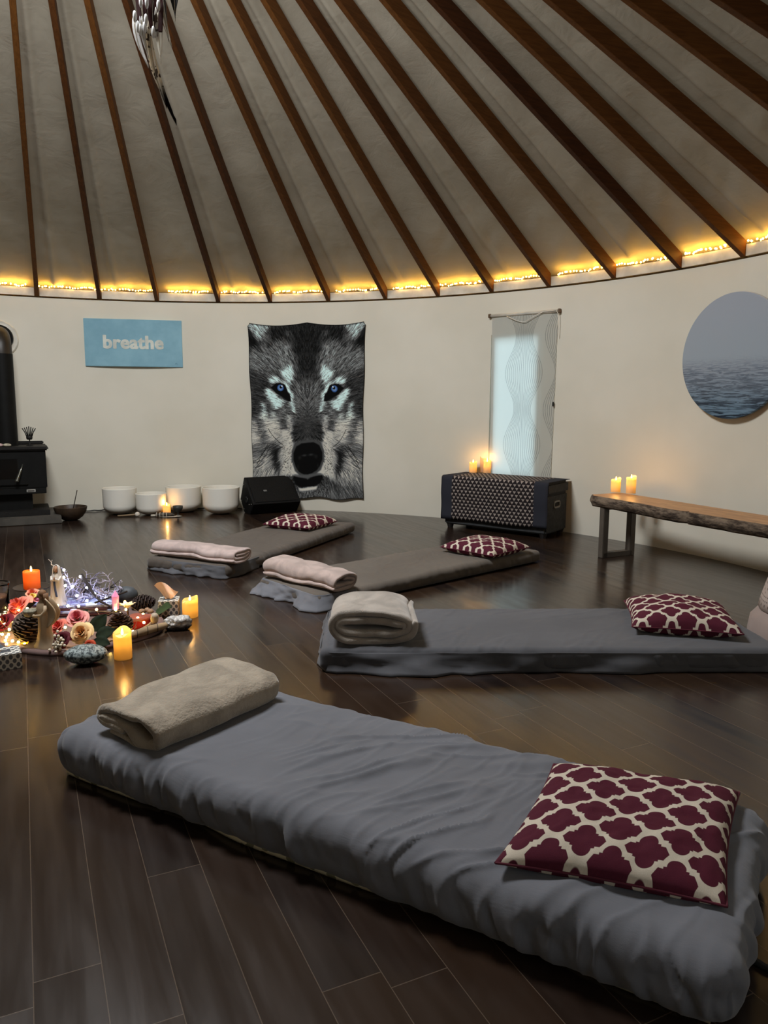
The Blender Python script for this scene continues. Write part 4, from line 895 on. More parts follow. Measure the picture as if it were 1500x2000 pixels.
for x_ in (0.13, 1.70):
    lg = MB(); z1 = BZ - BT - 0.001
    lg.box((x_, 0.045, z1 / 2), (0.05, 0.05, z1), bevel=0.003); lg.box((x_, BW - 0.035, z1 / 2), (0.05, 0.05, z1), bevel=0.003); lg.box((x_, BW / 2, 0.02), (0.05, BW - 0.06, 0.04), bevel=0.003); lg.box((x_, BW / 2, z1 - 0.01), (0.05, BW - 0.06, 0.02), bevel=0.002)
    lg.build('leg', LEG, t, False)
candle('shorter lit candle on the bench, left of two', 1.790, 5.815, BZ, 0.036, 0.112, 0.8, 0.022, 0.3)
candle('taller lit candle on the bench, right of two', 1.885, 5.745, BZ, 0.036, 0.135, 0.9, 0.022, 0.3)
candle('short lit candle on the chest, leftmost of three', 0.835, 7.10, 0.479, 0.036, 0.105, 0.5, 0.014, 0.4)
candle('tallest lit candle on the chest, behind the other two', 0.945, 7.17, 0.479, 0.036, 0.145, 0.8, 0.022, 2.8)
candle('lit candle on the chest, rightmost of three', 0.965, 7.085, 0.479, 0.036, 0.118, 0.6, 0.014, 0.6)

# ------------------------------------------------------------------ the altar on the floor
poly_ = [(-1.83, 3.40), (-1.62, 3.275), (-1.47, 3.24), (-1.35, 3.285), (-1.235, 3.385), (-1.13, 3.50), (-1.09, 3.64), (-1.15, 3.83), (-1.305, 4.06), (-1.52, 4.20), (-1.75, 4.22), (-1.94, 4.10), (-2.08, 3.95), (-2.12, 3.70), (-2.0, 3.52)]
pts = np.array(poly_ + poly_[:1]); dd = np.r_[0, np.cumsum(np.linalg.norm(np.diff(pts, axis=0), axis=1))]; uu = np.linspace(0, dd[-1], 91)[:-1]
ol = np.stack([np.interp(uu, dd, pts[:, 0]), np.interp(uu, dd, pts[:, 1])], 1)
for _ in range(3): ol = (np.roll(ol, 1, 0) + 2 * ol + np.roll(ol, -1, 0)) / 4
ctr = ol.mean(0)
t = thing('altar_cloth', 'crumpled mauve-brown cloth spread on the floor under the altar things', 'cloth', (float(ctr[0]), float(ctr[1]), 0))
rows = []
for k_, (s_, z_) in enumerate([(1.0, 0.001), (1.005, 0.010), (0.985, 0.020), (0.95, 0.018), (0.85, 0.012), (0.6, 0.010), (0.3, 0.010), (0.02, 0.010)]):
    rows.append([((x_ - ctr[0]) * s_, (y_ - ctr[1]) * s_, z_ + (0.010 * abs(float(fbm(x_ * 14, y_ * 14, 0, 5, 2))) if k_ in (2, 3, 4) else 0)) for x_, y_ in ol])
MB().grid(rows, closev=True).build('cloth', cloth_mat('mauve_brown_cloth', (104, 82, 78), 300, wr=0.8), t)

def blob(mb, c, r, sx, sy, sz, seed, amp=0.12, fr=2.2, seg=28, rot=None):
    n = seg // 2; P = []
    for i in range(n + 1):
        th_ = PI * i / n
        row = []
        for j in range(seg):
            ph_ = 2 * PI * j / seg; d = Vector((math.sin(th_) * math.cos(ph_), math.sin(th_) * math.sin(ph_), -math.cos(th_)))
            k = r * (1 + amp * float(fbm(d.x * fr, d.y * fr, d.z * fr, seed, 3)))
            p = Vector((d.x * sx * k, d.y * sy * k, d.z * sz * k))
            row.append((rot @ p if rot else p) + Vector(c))
        P.append(row)
    return mb.grid(P, closev=True)
# stones
gs = Mat('speckled_granite', rough=0.6, spec=0.3); sn = gs.noise(75, 3, 0.7); gs.base(gs.mix(sn.smooth(0.42, 0.60), srgb(54, 62, 64), srgb(148, 158, 156))); gs.bump(sn, 0.2, 0.002)
mb = MB(); blob(mb, (0, 0, 0.042), 1, 0.090, 0.062, 0.041, 3, 0.05, 1.2, 40)
o = mb.build('granite_stone', gs.m); o.location = (-1.293, 3.165, 0); o.rotation_euler = (0, 0, 0.15); tag(o, 'smooth speckled grey granite stone in front of the altar flowers', 'stone')
mb = MB(); blob(mb, (0, 0, 0.052), 1, 0.062, 0.05, 0.05, 8, 0.06, 1.2, 28)
o = mb.build('dark_stone', simple('blue_grey_slate', (66, 70, 74), 0.6, 0.2, 20)); o.location = (-1.425, 4.09, 0.012); tag(o, 'dark smooth stone behind the pink crystal lamp', 'stone')
ge = Mat('quartz_geode', rough=0.35, spec=0.5); gz = ge.xyz('Object')[2]; gn = ge.noise(30, 4); gv = ge.voronoi(55)
ge.base(ge.mix((gz + gn * 0.035).smooth(0.035, 0.055), srgb(38, 36, 36), ge.mix(gv, srgb(220, 216, 210), srgb(130, 124, 120)))); ge.bump(gv, 0.8, 0.01)
mb = MB(); blob(mb, (0, 0, 0.034), 1, 0.070, 0.045, 0.040, 13, 0.38, 3.0, 44)
o = mb.build('geode', ge.m); o.location = (-1.028, 3.665, 0); o.rotation_euler = (0, 0, 0.25); tag(o, 'rough white and black crystal geode beside the right tissue box', 'geode')

# tissue boxes
def tissue_box(label, x, y, rz, sx, sy, sz, th, seed, trgb):
    t = thing('tissue_box', label, 'tissue box', (x, y, 0), rz, 'patterned tissue boxes')
    m = Mat('ogee_print_card', rough=0.6, spec=0.25); ox, oy, oz = m.xyz('Object'); nn_ = m.n('ShaderNodeNewGeometry')
    nx_, ny_, nz_ = m.xyz(vec=m.mapping((1, 1, 1), 'Normal'))
    fx_ = (nx_.abs().gt(0.5)) * oy + (nx_.abs().lt(0.5)) * ox; fz_ = (nz_.abs().gt(0.5)) * oy + (nz_.abs().lt(0.5)) * oz
    a_, b_ = 0.028, 0.036
    def og(px_, py_): return ((px_ / (a_ / 2)) * (px_ / (a_ / 2)) + (py_ / (b_ / 2)) * (py_ / (b_ / 2)) * 0.8).sqrt() + py_ * 6
    d_ = og(fx_.pp(a_ / 2), fz_.pp(b_ / 2)).mn(og((fx_ + a_ / 2).pp(a_ / 2), (fz_ + b_ / 2).pp(b_ / 2)))
    m.base(m.mix(d_.gt(0.56), srgb(92, 92, 94), srgb(206, 202, 192)))
    MB().box((0, 0, sz / 2), (sx, sy, sz), bevel=0.0015).build('carton', m.m, t, False)
    MB().lathe([(0, 0.0004), (1, 0.0004), (1, 0.0), (0, 0.0)], 28, (0, 0, sz + 0.0002), None, sx * 0.34, sy * 0.26).build('opening', simple('dark_slot', (70, 74, 80), 0.7), t)
    rows = []
    for i in range(15):
        u = i / 14; rows.append([])
        for j in range(13):
            v = j / 12; w_ = 0.012 + 0.040 * v ** 0.8
            rows[-1].append(((u - 0.5) * 2 * w_ - 0.022 * v ** 1.5 * (1 - u), 0.012 * math.sin(u * 7 + v * 3) * (0.4 + v) + 0.006 * float(vnoise(u * 4, v * 4, 0, seed)), sz - 0.004 + th * v * (0.55 + 0.45 * (0.5 + 0.5 * math.sin(u * 5.2 + 0.4 + seed)) - 0.15 * (abs(u - 0.42) * 2) ** 2)))
    MB().grid(rows).build('tissue', simple('tissue_' + label[:5], trgb, 0.95, 0.04), t)
tissue_box('small cube tissue box with a pinkish tissue sticking up, right of the altar', -1.150, 3.945, 0.18, 0.105, 0.105, 0.082, 0.105, 0, (236, 208, 192))
tissue_box('flat patterned tissue box at the front left corner of the altar', -1.668, 3.095, 0.55, 0.225, 0.115, 0.068, 0.05, 4, (206, 214, 226))

# pillar candles at the altar
candle('lit pillar candle in front of the altar, right of the granite stone', -1.156, 3.235, 0.0, 0.039, 0.135, 0.5, 0.026, PI / 2)
candle('lit pillar candle right of the altar, beside the cube tissue box', -1.025, 3.895, 0.0, 0.041, 0.108, 0.45, 0.022, 0.4)
# candle stand and the orange candle on it
t = thing('candle_stand', 'dark footed dish under the orange candle at the back left of the altar', 'candle stand', (-1.925, 4.04, 0.0))
DM = simple('dark_bronze', (40, 32, 27), 0.4, 0.3, 20, 0.5)
MB().lathe([(0, 0.106), (0.03, 0.106), (0.07, 0.108), (0.094, 0.116), (0.097, 0.122), (0.092, 0.121), (0.065, 0.1135), (0, 0.112)], 36).build('dish', DM, t)
MB().lathe([(0, 0.001), (0.06, 0.001), (0.066, 0.010), (0.03, 0.022), (0.022, 0.05), (0.03, 0.085), (0.034, 0.108), (0, 0.108)], 28).build('foot', DM, t)
candle('orange lit candle on the dark dish at the back left of the altar', -1.925, 4.04, 0.1125, 0.043, 0.098, 0.5, 0.0, 0, mat=ORM, dip=0.012)
gl = Mat('clear_glass', (0.97, 0.96, 0.94, 1), 0.03); gl.b.inputs['Transmission Weight'].default_value = 1.0; gl.b.inputs['IOR'].default_value = 1.45
t = thing('glass_tumbler', 'clear glass jar at the left edge of the altar', 'glass', (-2.055, 3.90, 0.0115))
MB().lathe([(0, 0.001), (0.055, 0.001), (0.062, 0.01), (0.070, 0.15), (0.0715, 0.162), (0.069, 0.162), (0.066, 0.15), (0.059, 0.016), (0, 0.014)], 36).build('vessel', gl.m, t)
MB().lathe([(0, 0.018), (0.057, 0.018), (0.060, 0.085), (0, 0.085)], 30).build('contents', simple('brown_wax_filling', (98, 66, 46), 0.4), t)

# tray of boards in the middle with its cloth
t = thing('card_stack', 'stack of glossy blue and lilac cards in the middle of the altar', 'cards', (-1.66, 3.96, 0.014), 0.14)
cm = Mat('lilac_blue_print', rough=0.25, spec=0.5); n1 = cm.noise(9, 4, dist=2.0); cm.base(cm.mix(n1.smooth(0.35, 0.65), srgb(92, 84, 132), cm.mix(cm.noise(5, 2), srgb(146, 176, 206), srgb(206, 204, 222))))
for k in range(4):
    MB().box((0.0 + 0.012 * math.sin(k * 3), 0.006 * k, 0.007 + k * 0.013), (0.40, 0.26, 0.011), Matrix.Rotation(0.06 * math.sin(k * 2.3), 3, 'Z'), 0.001).build('card', cm.m if k in (1, 3) else simple('maroon_card', (74, 40, 44), 0.4), t, False)
pc = MB(); pc.box((0, 0, 0.012), (0.10, 0.09, 0.022), bevel=0.002); o = pc.build('mirror_tile', Mat('pale_blue_gloss', srgb(150, 182, 220), 0.1, 0.6).m, None, False); o.location = (-1.685, 3.66, 0.028); o.rotation_euler = (0.35, 0.1, 0.2)
tag(o, 'small glossy pale blue tile between the big pine cone and the flowers', 'tile')

# driftwood twigs with cool white lights
WOOD = Mat('silvery_driftwood', rough=0.8, spec=0.2); wn_ = WOOD.noise(12, 5); WOOD.base(WOOD.mix(wn_.smooth(0.35, 0.65), srgb(126, 118, 138), srgb(196, 190, 208))); WOOD = WOOD.m
DTW = simple('dark_twig', (44, 36, 34), 0.8, 0.3, 20)
t = thing('driftwood_bundle', 'tangled heap of pale driftwood twigs with white lights behind the figurines', 'driftwood', (-1.62, 4.03, 0.066))
r4 = np.random.default_rng(21)
def twig(mb, p, d, L, r, depth):
    p = Vector(p); d = Vector(d).normalized(); pts = [p]
    for i in range(6):
        d = (d + Vector(r4.normal(0, 0.28, 3)) + Vector((0, 0, -0.06))).normalized(); p = p + d * L / 6; p.z = max(p.z, 0.004); pts.append(p)
    mb.tube(pts, lambda u: r * (1 - 0.75 * u), 5)
    if depth > 0:
        for _ in range(3):
            k = int(r4.integers(2, 6)); twig(mb, pts[k], d + Vector(r4.normal(0, 0.8, 3)), L * 0.55, r * 0.6, depth - 1)
mb = MB()
for k in range(24):
    x_ = float(r4.uniform(-0.10, 0.13)); hgt = 0.75 - 4.5 * (x_ + 0.08); twig(mb, (x_, float(r4.uniform(-0.06, 0.05)), 0.01), (float(r4.normal(0.25, 0.5)), float(r4.normal(0, 0.4)), max(0.15, hgt)), float(r4.uniform(0.09, 0.15)), 0.0065, 2)
mb.build('pale_twigs', WOOD, t)
mb = MB(); mb.tube([(-0.02, -0.02, 0.13), (0.02, -0.05, 0.09), (0.07, -0.10, 0.05), (0.13, -0.15, 0.015), (0.19, -0.19, 0.004)], lambda u: 0.010 * (1 - 0.5 * u), 7); mb.tube([(0.10, -0.16, 0.012), (0.17, -0.10, 0.03), (0.24, -0.06, 0.05)], 0.005, 6)
for k in range(5): twig(mb, (float(r4.uniform(-0.05, 0.1)), 0.0, 0.02), (float(r4.normal(0.4, 0.5)), -0.4, 0.5), 0.14, 0.005, 1)
mb.build('dark_twigs', DTW, t)

BULB = MB().ball((0, 0, 0), 0.0042, 8)
def light_string(name, label, pts, mat, wire, bulbs_r, extra_mat, group=None):
    """a wire with bulbs; pts in world space, the first 100 as parts of their own"""
    base = Vector(pts[0]); t = thing(name, label, 'string lights', base, 0, group)
    wp_ = []
    order = pts
    for a_, b_ in zip(order, order[1:]):
        a_, b_ = Vector(a_), Vector(b_); mid = (a_ + b_) / 2 + Vector((0, 0, -0.006)); wp_ += [a_ - base, mid - base]
    MB().tube(wp_ + [Vector(order[-1]) - base], 0.0011, 4).build('wire', wire, t)
    o0 = MB().ball((0, 0, 0), bulbs_r, 8).build('bulb', mat, t); o0.location = Vector(pts[0]) - base
    for p in pts[1:]:
        c = o0.copy(); C.objects.link(c); c.parent = t; c.location = Vector(p) - base
    return t
COOL = glow('cool_white_bulb', (214, 226, 255), 42); WARM = glow('warm_white_bulb', (255, 210, 112), 55); WIREC = simple('thin_copper_wire', (120, 96, 70), 0.4)
cool = [(-1.728, 4.0, 0.225), (-1.727, 3.99, 0.186), (-1.641, 4.0, 0.189), (-1.716, 3.98, 0.143), (-1.677, 3.98, 0.14), (-1.602, 3.98, 0.132), (-1.636, 3.93, 0.101), (-1.695, 3.90, 0.107), (-1.64, 3.82, 0.074), (-1.572, 3.9, 0.082), (-1.56, 3.98, 0.098), (-1.489, 3.95, 0.083)]
light_string('twig_lights', 'cool white string lights wound through the driftwood twigs', cool, COOL, WIREC, 0.0072, None)
for p in ((-1.66, 3.97, 0.20), (-1.60, 3.93, 0.13)):
    pass
warm = [(-2.027, 3.907), (-1.982, 3.888), (-1.93, 3.80), (-1.926, 3.70), (-1.923, 3.66), (-1.89, 3.701), (-1.854, 3.674), (-1.859, 3.587), (-1.86, 3.55), (-1.80, 3.52), (-1.78, 3.47), (-1.779, 3.411), (-1.75, 3.38), (-1.70, 3.345), (-1.68, 3.36), (-1.83, 3.684), (-1.783, 3.676), (-1.646, 3.617), (-1.545, 3.725), (-1.432, 3.665), (-1.374, 3.571), (-1.366, 3.747), (-1.311, 3.739), (-1.341, 3.813), (-1.231, 3.759), (-1.208, 3.53), (-1.214, 3.625), (-1.30, 3.47), (-1.43, 3.36), (-1.519, 3.494), (-1.83, 3.46), (-1.80, 3.42), (-1.86, 3.50), (-1.91, 3.56), (-1.72, 3.33), (-1.93, 3.62), (-1.96, 3.74), (-1.77, 3.43), (-1.69, 3.52), (-1.64, 3.70), (-1.29, 3.60), (-1.17, 3.58)]
wz = [0.03, 0.035, 0.03, 0.04, 0.07, 0.05, 0.03, 0.05, 0.08, 0.04, 0.03, 0.05, 0.03, 0.04, 0.03, 0.09, 0.10, 0.12, 0.10, 0.10, 0.09, 0.075, 0.08, 0.10, 0.05, 0.03, 0.07, 0.05, 0.06, 0.06, 0.04, 0.05, 0.06, 0.07, 0.03, 0.04, 0.05, 0.03, 0.11, 0.11, 0.10, 0.06]
light_string('altar_lights', 'warm white string lights scattered among the pine cones and roses', [(x_, y_, z_) for (x_, y_), z_ in zip(warm, wz)], WARM, WIREC, 0.0064, None)

# figurines
CLAY = simple('buff_clay', (172, 150, 122), 0.65, 0.1, 12); BROWN = simple('brown_clay_hair', (118, 84, 56), 0.7); WHITE = simple('white_plaster', (214, 206, 198), 0.55); SKIN = simple('tan_plaster', (168, 128, 100), 0.6)
t = thing('angel_figurine', 'buff clay figurine of a robed woman with wings holding out a basket', 'figurine', (-1.545, 3.335, 0.0135), 0.0)
def robe(mb, prof, seed=0, folds=7, amp=0.07):
    rows = []
    for x_, y_, z_, rx_, ry_ in prof: rows.append([(x_ + rx_ * (1 + amp * math.sin(q * folds + seed)) * math.cos(q), y_ + ry_ * (1 + amp * math.sin(q * folds + seed)) * math.sin(q), z_) for q in np.linspace(0, 2 * PI, 41)[:-1]])
    mb.grid(rows, closev=True); n = len(mb.v); mb.f += [tuple(range(n - 40, n))]; return mb
mb = MB(); robe(mb, [(0.015, 0, 0.0, 0.062, 0.045), (0.012, 0, 0.012, 0.060, 0.043), (0.004, 0, 0.03, 0.040, 0.034), (0.002, 0, 0.07, 0.030, 0.028), (0.004, 0, 0.12, 0.028, 0.025), (0.004, 0, 0.155, 0.030, 0.026), (0.002, 0, 0.185, 0.031, 0.024), (0.0, 0, 0.207, 0.026, 0.02), (-0.003, 0, 0.219, 0.011, 0.011), (-0.004, 0, 0.229, 0.009, 0.009)], 0, 6, 0.04)
# arms reach forward to the basket
mb.tube([(0.020, -0.020, 0.200), (0.022, -0.032, 0.178), (0.006, -0.036, 0.160), (-0.030, -0.026, 0.154)], lambda u: 0.009 - 0.003 * u, 8)
mb.tube([(-0.012, 0.020, 0.200), (-0.022, 0.026, 0.180), (-0.034, 0.020, 0.163)], lambda u: 0.009 - 0.003 * u, 8)
mb.ball((-0.034, -0.024, 0.155), 0.0075, 8); mb.ball((-0.036, 0.018, 0.162), 0.0075, 8)
mb.build('body', CLAY, t)
mb = MB(); mb.ball((-0.006, -0.002, 0.246), 0.0175, 16, 0.92, 0.95, 1.15); mb.ball((-0.022, -0.003, 0.243), 0.0035, 6); mb.build('head', SKIN, t)
mb = MB(); mb.ball((-0.001, 0.0, 0.252), 0.0195, 16, 1.0, 1.0, 1.0); mb.tube([(0.010, 0, 0.252), (0.016, -0.004, 0.232), (0.017, -0.008, 0.210), (0.014, -0.012, 0.192)], lambda u: 0.016 - 0.008 * u, 10); mb.build('hair', BROWN, t)
for s_ in (-1, 1):
    W_ = [[(0.022 + 0.052 * math.sin(v * PI * 0.9) * u ** 0.8 - 0.012 * v, s_ * (0.010 + 0.010 * u), 0.222 - 0.125 * v + 0.014 * u * (1 - v)) for u in np.linspace(0, 1, 7)] for v in np.linspace(0, 1, 14)]
    o = MB().grid(W_).build('wing', CLAY, t); md = o.modifiers.new('thick', 'SOLIDIFY'); md.thickness = 0.006
MB().lathe([(0, 0), (0.024, 0.0), (0.029, 0.02), (0.030, 0.028), (0.027, 0.028), (0.026, 0.02), (0.0, 0.012)], 24, (-0.058, -0.006, 0.150)).build('basket', simple('woven_grey_basket', (136, 130, 112), 0.8, 0.4, 90), t)
t = thing('robed_figurine', 'white plaster figurine of a veiled woman with a blue sash, hands together', 'figurine', (-1.715, 3.875, 0.0675), 0.0)
mb = MB(); robe(mb, [(0, 0, 0.0, 0.040, 0.032), (0, 0, 0.006, 0.040, 0.032), (0, 0, 0.05, 0.032, 0.027), (0, 0, 0.10, 0.027, 0.022), (0, 0, 0.13, 0.027, 0.021), (0, 0, 0.155, 0.025, 0.019), (0, 0, 0.168, 0.013, 0.012), (0, 0, 0.175, 0.008, 0.008)], 2, 9, 0.06); mb.build('robe', WHITE, t)
mb = MB(); mb.ball((0, -0.004, 0.190), 0.0145, 14, 0.9, 0.95, 1.2); mb.ball((0, -0.0185, 0.187), 0.003, 6); mb.build('head', SKIN, t)
rows = []
for z_, rx_, ry_, o_ in [(0.015, 0.043, 0.030, 0.25), (0.06, 0.037, 0.027, 0.3), (0.11, 0.033, 0.024, 0.35), (0.145, 0.031, 0.023, 0.4), (0.168, 0.022, 0.021, 0.5), (0.185, 0.020, 0.020, 0.6), (0.200, 0.018, 0.018, 0.7), (0.210, 0.010, 0.011, 0.7), (0.213, 0.003, 0.003, 0.7)]:
    rows.append([(rx_ * math.sin(q), 0.002 + ry_ * -math.cos(q) + 0.002, z_) for q in np.linspace(o_ + 0.15, 2 * PI - o_ - 0.15, 30)])
o = MB().grid(rows).build('veil', WHITE, t); md = o.modifiers.new('thick', 'SOLIDIFY'); md.thickness = 0.0035
mb = MB(); mb.grid([[(-0.004 + 0.012 * v ** 1.5 + s_ * 0.005, -0.0235 - 0.008 * v, 0.128 - 0.08 * v) for s_ in (-1, 1)] for v in np.linspace(0, 1, 10)]); o = mb.build('sash', simple('blue_sash', (62, 76, 110), 0.6), t); md = o.modifiers.new('thick', 'SOLIDIFY'); md.thickness = 0.004
mb = MB(); mb.tube([(-0.024, -0.004, 0.152), (-0.020, -0.020, 0.134), (-0.002, -0.027, 0.142)], 0.006, 7); mb.tube([(0.024, -0.004, 0.152), (0.020, -0.020, 0.134), (0.002, -0.027, 0.142)], 0.006, 7); mb.build('sleeves', WHITE, t)
MB().ball((0, -0.030, 0.146), 0.006, 8, 0.8, 0.7, 1.6).build('hands', SKIN, t)
tag(MB().tube([(-1.732, 3.915, 0.262), (-1.772, 3.95, 0.264), (-1.785, 3.98, 0.272), (-1.80, 3.98, 0.288)], lambda u: 0.003 * (1 - 0.6 * u), 6).tube([(-1.732, 3.915, 0.262), (-1.722, 3.935, 0.18), (-1.70, 3.95, 0.067)], 0.003, 6).tube([(-1.782, 3.977, 0.270), (-1.778, 3.975, 0.284)], 0.002, 5).build('bare_twig', simple('pale_bare_twig', (196, 178, 160), 0.8)), 'thin pale twig curling up beside the head of the white figurine', 'twig')

# roses
def rose(label, x, y, z, r, rgb, rgb2, tilt, seed, leaves=0):
    t = thing('silk_rose', label, 'rose', (x, y, z), 0, 'silk roses on the altar'); t.rotation_euler = tilt
    rr_ = np.random.default_rng(seed); mb = MB(); n = 17
    for k in range(n):
        u = k / (n - 1); a0 = k * 2.399; rad = r * (0.10 + 0.62 * u); hgt = r * (0.95 - 0.55 * u); wid = r * (0.35 + 0.45 * u); cur = 0.15 + 0.75 * u
        P = []
        for i in range(7):
            s_ = (i / 6 - 0.5) * 2; row = []
            for j in range(7):
                v = j / 6; an_ = a0 + s_ * wid / (rad + 0.3 * r) * (0.5 + 0.5 * math.sin(min(v, 0.85) * PI * 0.6)); q_ = rad * (0.35 + 0.65 * v ** 0.7) + r * 0.30 * cur * max(0, v - 0.6) * 2 * (1 - 0.3 * s_ * s_)
                zz_ = hgt * v ** 0.8 * (1 - 0.16 * s_ * s_) - r * 0.45 * cur * max(0, v - 0.55) ** 1.3 * 1.6 + float(rr_.normal(0, 0.012)) * r
                row.append((q_ * math.cos(an_), q_ * math.sin(an_), zz_))
            P.append(row)
        mb.grid(P)
    m = Mat('petal_' + str(seed), rough=0.65, spec=0.2); pz_ = m.xyz('Object'); d_ = ((pz_[0] * pz_[0] + pz_[1] * pz_[1]).sqrt() / r).smooth(0.1, 0.9)
    m.base(m.mix(d_, srgb(*rgb2), srgb(*rgb))); mb.build('bloom', m.m, t)
    MB().lathe([(0, -r * 0.5), (r * 0.12, -r * 0.3), (r * 0.3, 0), (r * 0.2, r * 0.12), (0, r * 0.1)], 10).build('calyx', simple('rose_green', (58, 70, 42), 0.7), t)
    for k in range(leaves): leaf(t, k * 2.2 + seed, r * 1.2)
    return t
def leaf_grid(L, W, cup=0.2):
    return [[((u) * L, s_ * W * math.sin(max(0.02, min(0.98, u ** 0.8)) * PI) ** 0.8, cup * L * (u * (1 - u)) - abs(s_) * 0.06 * L + 0.10 * L * abs(s_) ** 2) for s_ in (-1, -0.5, 0, 0.5, 1)] for u in np.linspace(0, 1, 10)]
LEAF = simple('dark_rose_leaf', (26, 36, 22), 0.75, 0.25, 30, 0.12)
def leaf(t, a_, L):
    o = MB().grid(leaf_grid(L, L * 0.32)).build('leaf', LEAF, t); o.rotation_euler = (0, 0.1, a_); return o
FACE = (0.85, 0.0, 0.1)
rose('large coral rose at the left, behind the big pine cone', -1.830, 3.715, 0.085, 0.085, (238, 158, 134), (222, 104, 92), (0.5, -0.5, 0), 1)
rose('dark red rose under the large coral one on the left', -1.86, 3.60, 0.045, 0.058, (116, 24, 38), (84, 14, 28), (0.75, -0.25, 0), 2)
rose('small orange rose at the top of the left flower group', -1.825, 3.83, 0.130, 0.045, (240, 170, 138), (226, 120, 92), (0.4, 0, 0), 3)
rose('small violet-pink rose behind the head of the buff figurine', -1.800, 3.84, 0.115, 0.042, (222, 156, 206), (188, 90, 146), (0.7, 0.2, 0), 4)
rose('small yellow rose between the coral and violet roses', -1.80, 3.775, 0.135, 0.022, (240, 206, 110), (226, 180, 70), (0.7, 0.1, 0), 5)
rose('pink rose at the top of the front flower group', -1.462, 3.50, 0.095, 0.062, (230, 160, 150), (196, 90, 104), (0.62, 0.15, 0), 6)
rose('coral red rose left of the pink rose in the front flower group', -1.530, 3.46, 0.070, 0.048, (224, 128, 108), (204, 78, 72), (0.65, -0.45, 0), 7)
rose('cream yellow rose in the middle of the front flower group', -1.385, 3.36, 0.072, 0.062, (240, 212, 156), (206, 152, 100), (1.0, 0.1, 0), 8)
rose('burgundy rose below the cream one in the front flower group', -1.465, 3.335, 0.045, 0.050, (86, 22, 32), (62, 12, 24), (1.0, -0.1, 0), 9)
rose('orange-red rosebud at the foot of the front flower group', -1.335, 3.318, 0.028, 0.032, (192, 80, 50), (166, 52, 38), (1.1, 0.1, 0), 10)
rose('withered tan rosebud left of the burgundy rose', -1.525, 3.345, 0.045, 0.026, (158, 116, 78), (120, 80, 52), (0.9, -0.4, 0), 11)
for k, (x_, y_, z_, L, rx_, ry_, rz_, lab) in enumerate([(-1.375, 3.45, 0.055, 0.10, 0.9, -0.75, 0.75, 'pointed dark green leaf standing up right of the pink rose'), (-1.34, 3.405, 0.045, 0.095, 0.8, -0.25, 0.25, 'broad dark green leaf right of the cream rose'), (-1.33, 3.355, 0.040, 0.085, 0.8, 0.12, -0.25, 'low dark green leaf above the granite stone'), (-1.50, 3.56, 0.08, 0.08, 0.2, -0.4, 0.9, 'small dark leaf behind the pink rose')]):
    o = MB().grid(leaf_grid(L, L * 0.36)).build('silk_leaf', LEAF); o.location = (x_, y_, z_); o.rotation_euler = (rx_, ry_, rz_); tag(o, lab, 'leaf', 'silk leaves'); md = o.modifiers.new('thick', 'SOLIDIFY'); md.thickness = 0.001
o = MB().grid(leaf_grid(0.11, 0.05)).build('silk_leaf', simple('fresh_leaf', (48, 62, 36), 0.7, 0.2, 20, 0.15)); o.location = (-1.20, 3.87, 0.03); o.rotation_euler = (0.5, -0.35, -0.4); tag(o, 'lighter green leaf beside the tasselled rattle', 'leaf', 'silk leaves')
t = thing('berry_spray', 'cluster of small white berries at the front edge of the altar', 'berries', (-1.462, 3.275, 0.016))
r5 = np.random.default_rng(4); mb = MB()
for k in range(34): mb.ball((float(r5.normal(0, 0.016)), float(r5.normal(0, 0.012)), abs(float(r5.normal(0.035, 0.022)))), 0.0068, 8)
o = mb.build('berries', simple('white_berry', (210, 200, 180), 0.6), t); o['kind'] = 'stuff'
mb = MB()
for k in range(9): mb.tube([(0, 0, 0), (float(r5.normal(0, 0.016)), float(r5.normal(0, 0.012)), 0.05)], 0.0012, 4)
mb.build('stems', simple('berry_stem', (110, 84, 54), 0.8), t)

# pine cones
def pine_cone(label, x, y, z, L, Rm_, rot, rgb, tip):
    t = thing('pine_cone', label, 'pine cone', (x, y, z), 0, 'pine cones on the altar'); t.rotation_euler = rot
    mb = MB(); n = 84; body = lambda u: Rm_ * (math.sin(PI * (0.10 + 0.86 * u)) ** 0.75)
    mb.lathe([(0, -L / 2)] + [(body(u) * 0.55, -L / 2 + L * u) for u in np.linspace(0.02, 0.98, 9)] + [(0, L / 2)], 12); mb.build('core', simple('cone_core', (40, 28, 22), 0.9), t)
    mb = MB(); tp = MB()
    for k in range(n):
        u = (k + 0.5) / n; a_ = k * 2.39996; rr_ = body(u); zz_ = -L / 2 + L * u; s_ = 0.30 * Rm_ * (0.6 + 0.5 * math.sin(PI * u)); d = Vector((math.cos(a_), math.sin(a_), 0)); w_ = Vector((-math.sin(a_), math.cos(a_), 0)); up_ = Vector((0, 0, 1)); tl = 0.35 + 0.5 * u
        P0 = d * rr_ * 0.5 + up_ * zz_; P1 = d * rr_ * 1.0 + up_ * (zz_ + L * 0.07 * tl)
        mb.add([P0 - w_ * s_ * 0.5, P0 + w_ * s_ * 0.5, P1 + w_ * s_ * 1.15, P1 + d * rr_ * 0.08 + up_ * 0.002, P1 - w_ * s_ * 1.15, P1 - up_ * 0.0055 + w_ * s_, P1 - up_ * 0.0055 - w_ * s_, P0 - up_ * 0.006], [(0, 1, 2, 3, 4), (0, 4, 6, 7), (1, 7, 5, 2), (2, 5, 6, 4, 3), (7, 6, 5)])
    mb.build('scales', simple('cone_scales_' + str(tip), rgb, 0.75, 0.45, 40), t, False); return t
pine_cone('big dark pine cone standing left of the buff figurine', -1.655, 3.415, 0.088, 0.155, 0.068, (0.15, 0.35, 0), (82, 68, 58), 1)
pine_cone('brown pine cone behind the front candle', -1.268, 3.53, 0.062, 0.11, 0.058, (0.1, -0.15, 0), (74, 52, 42), 2)
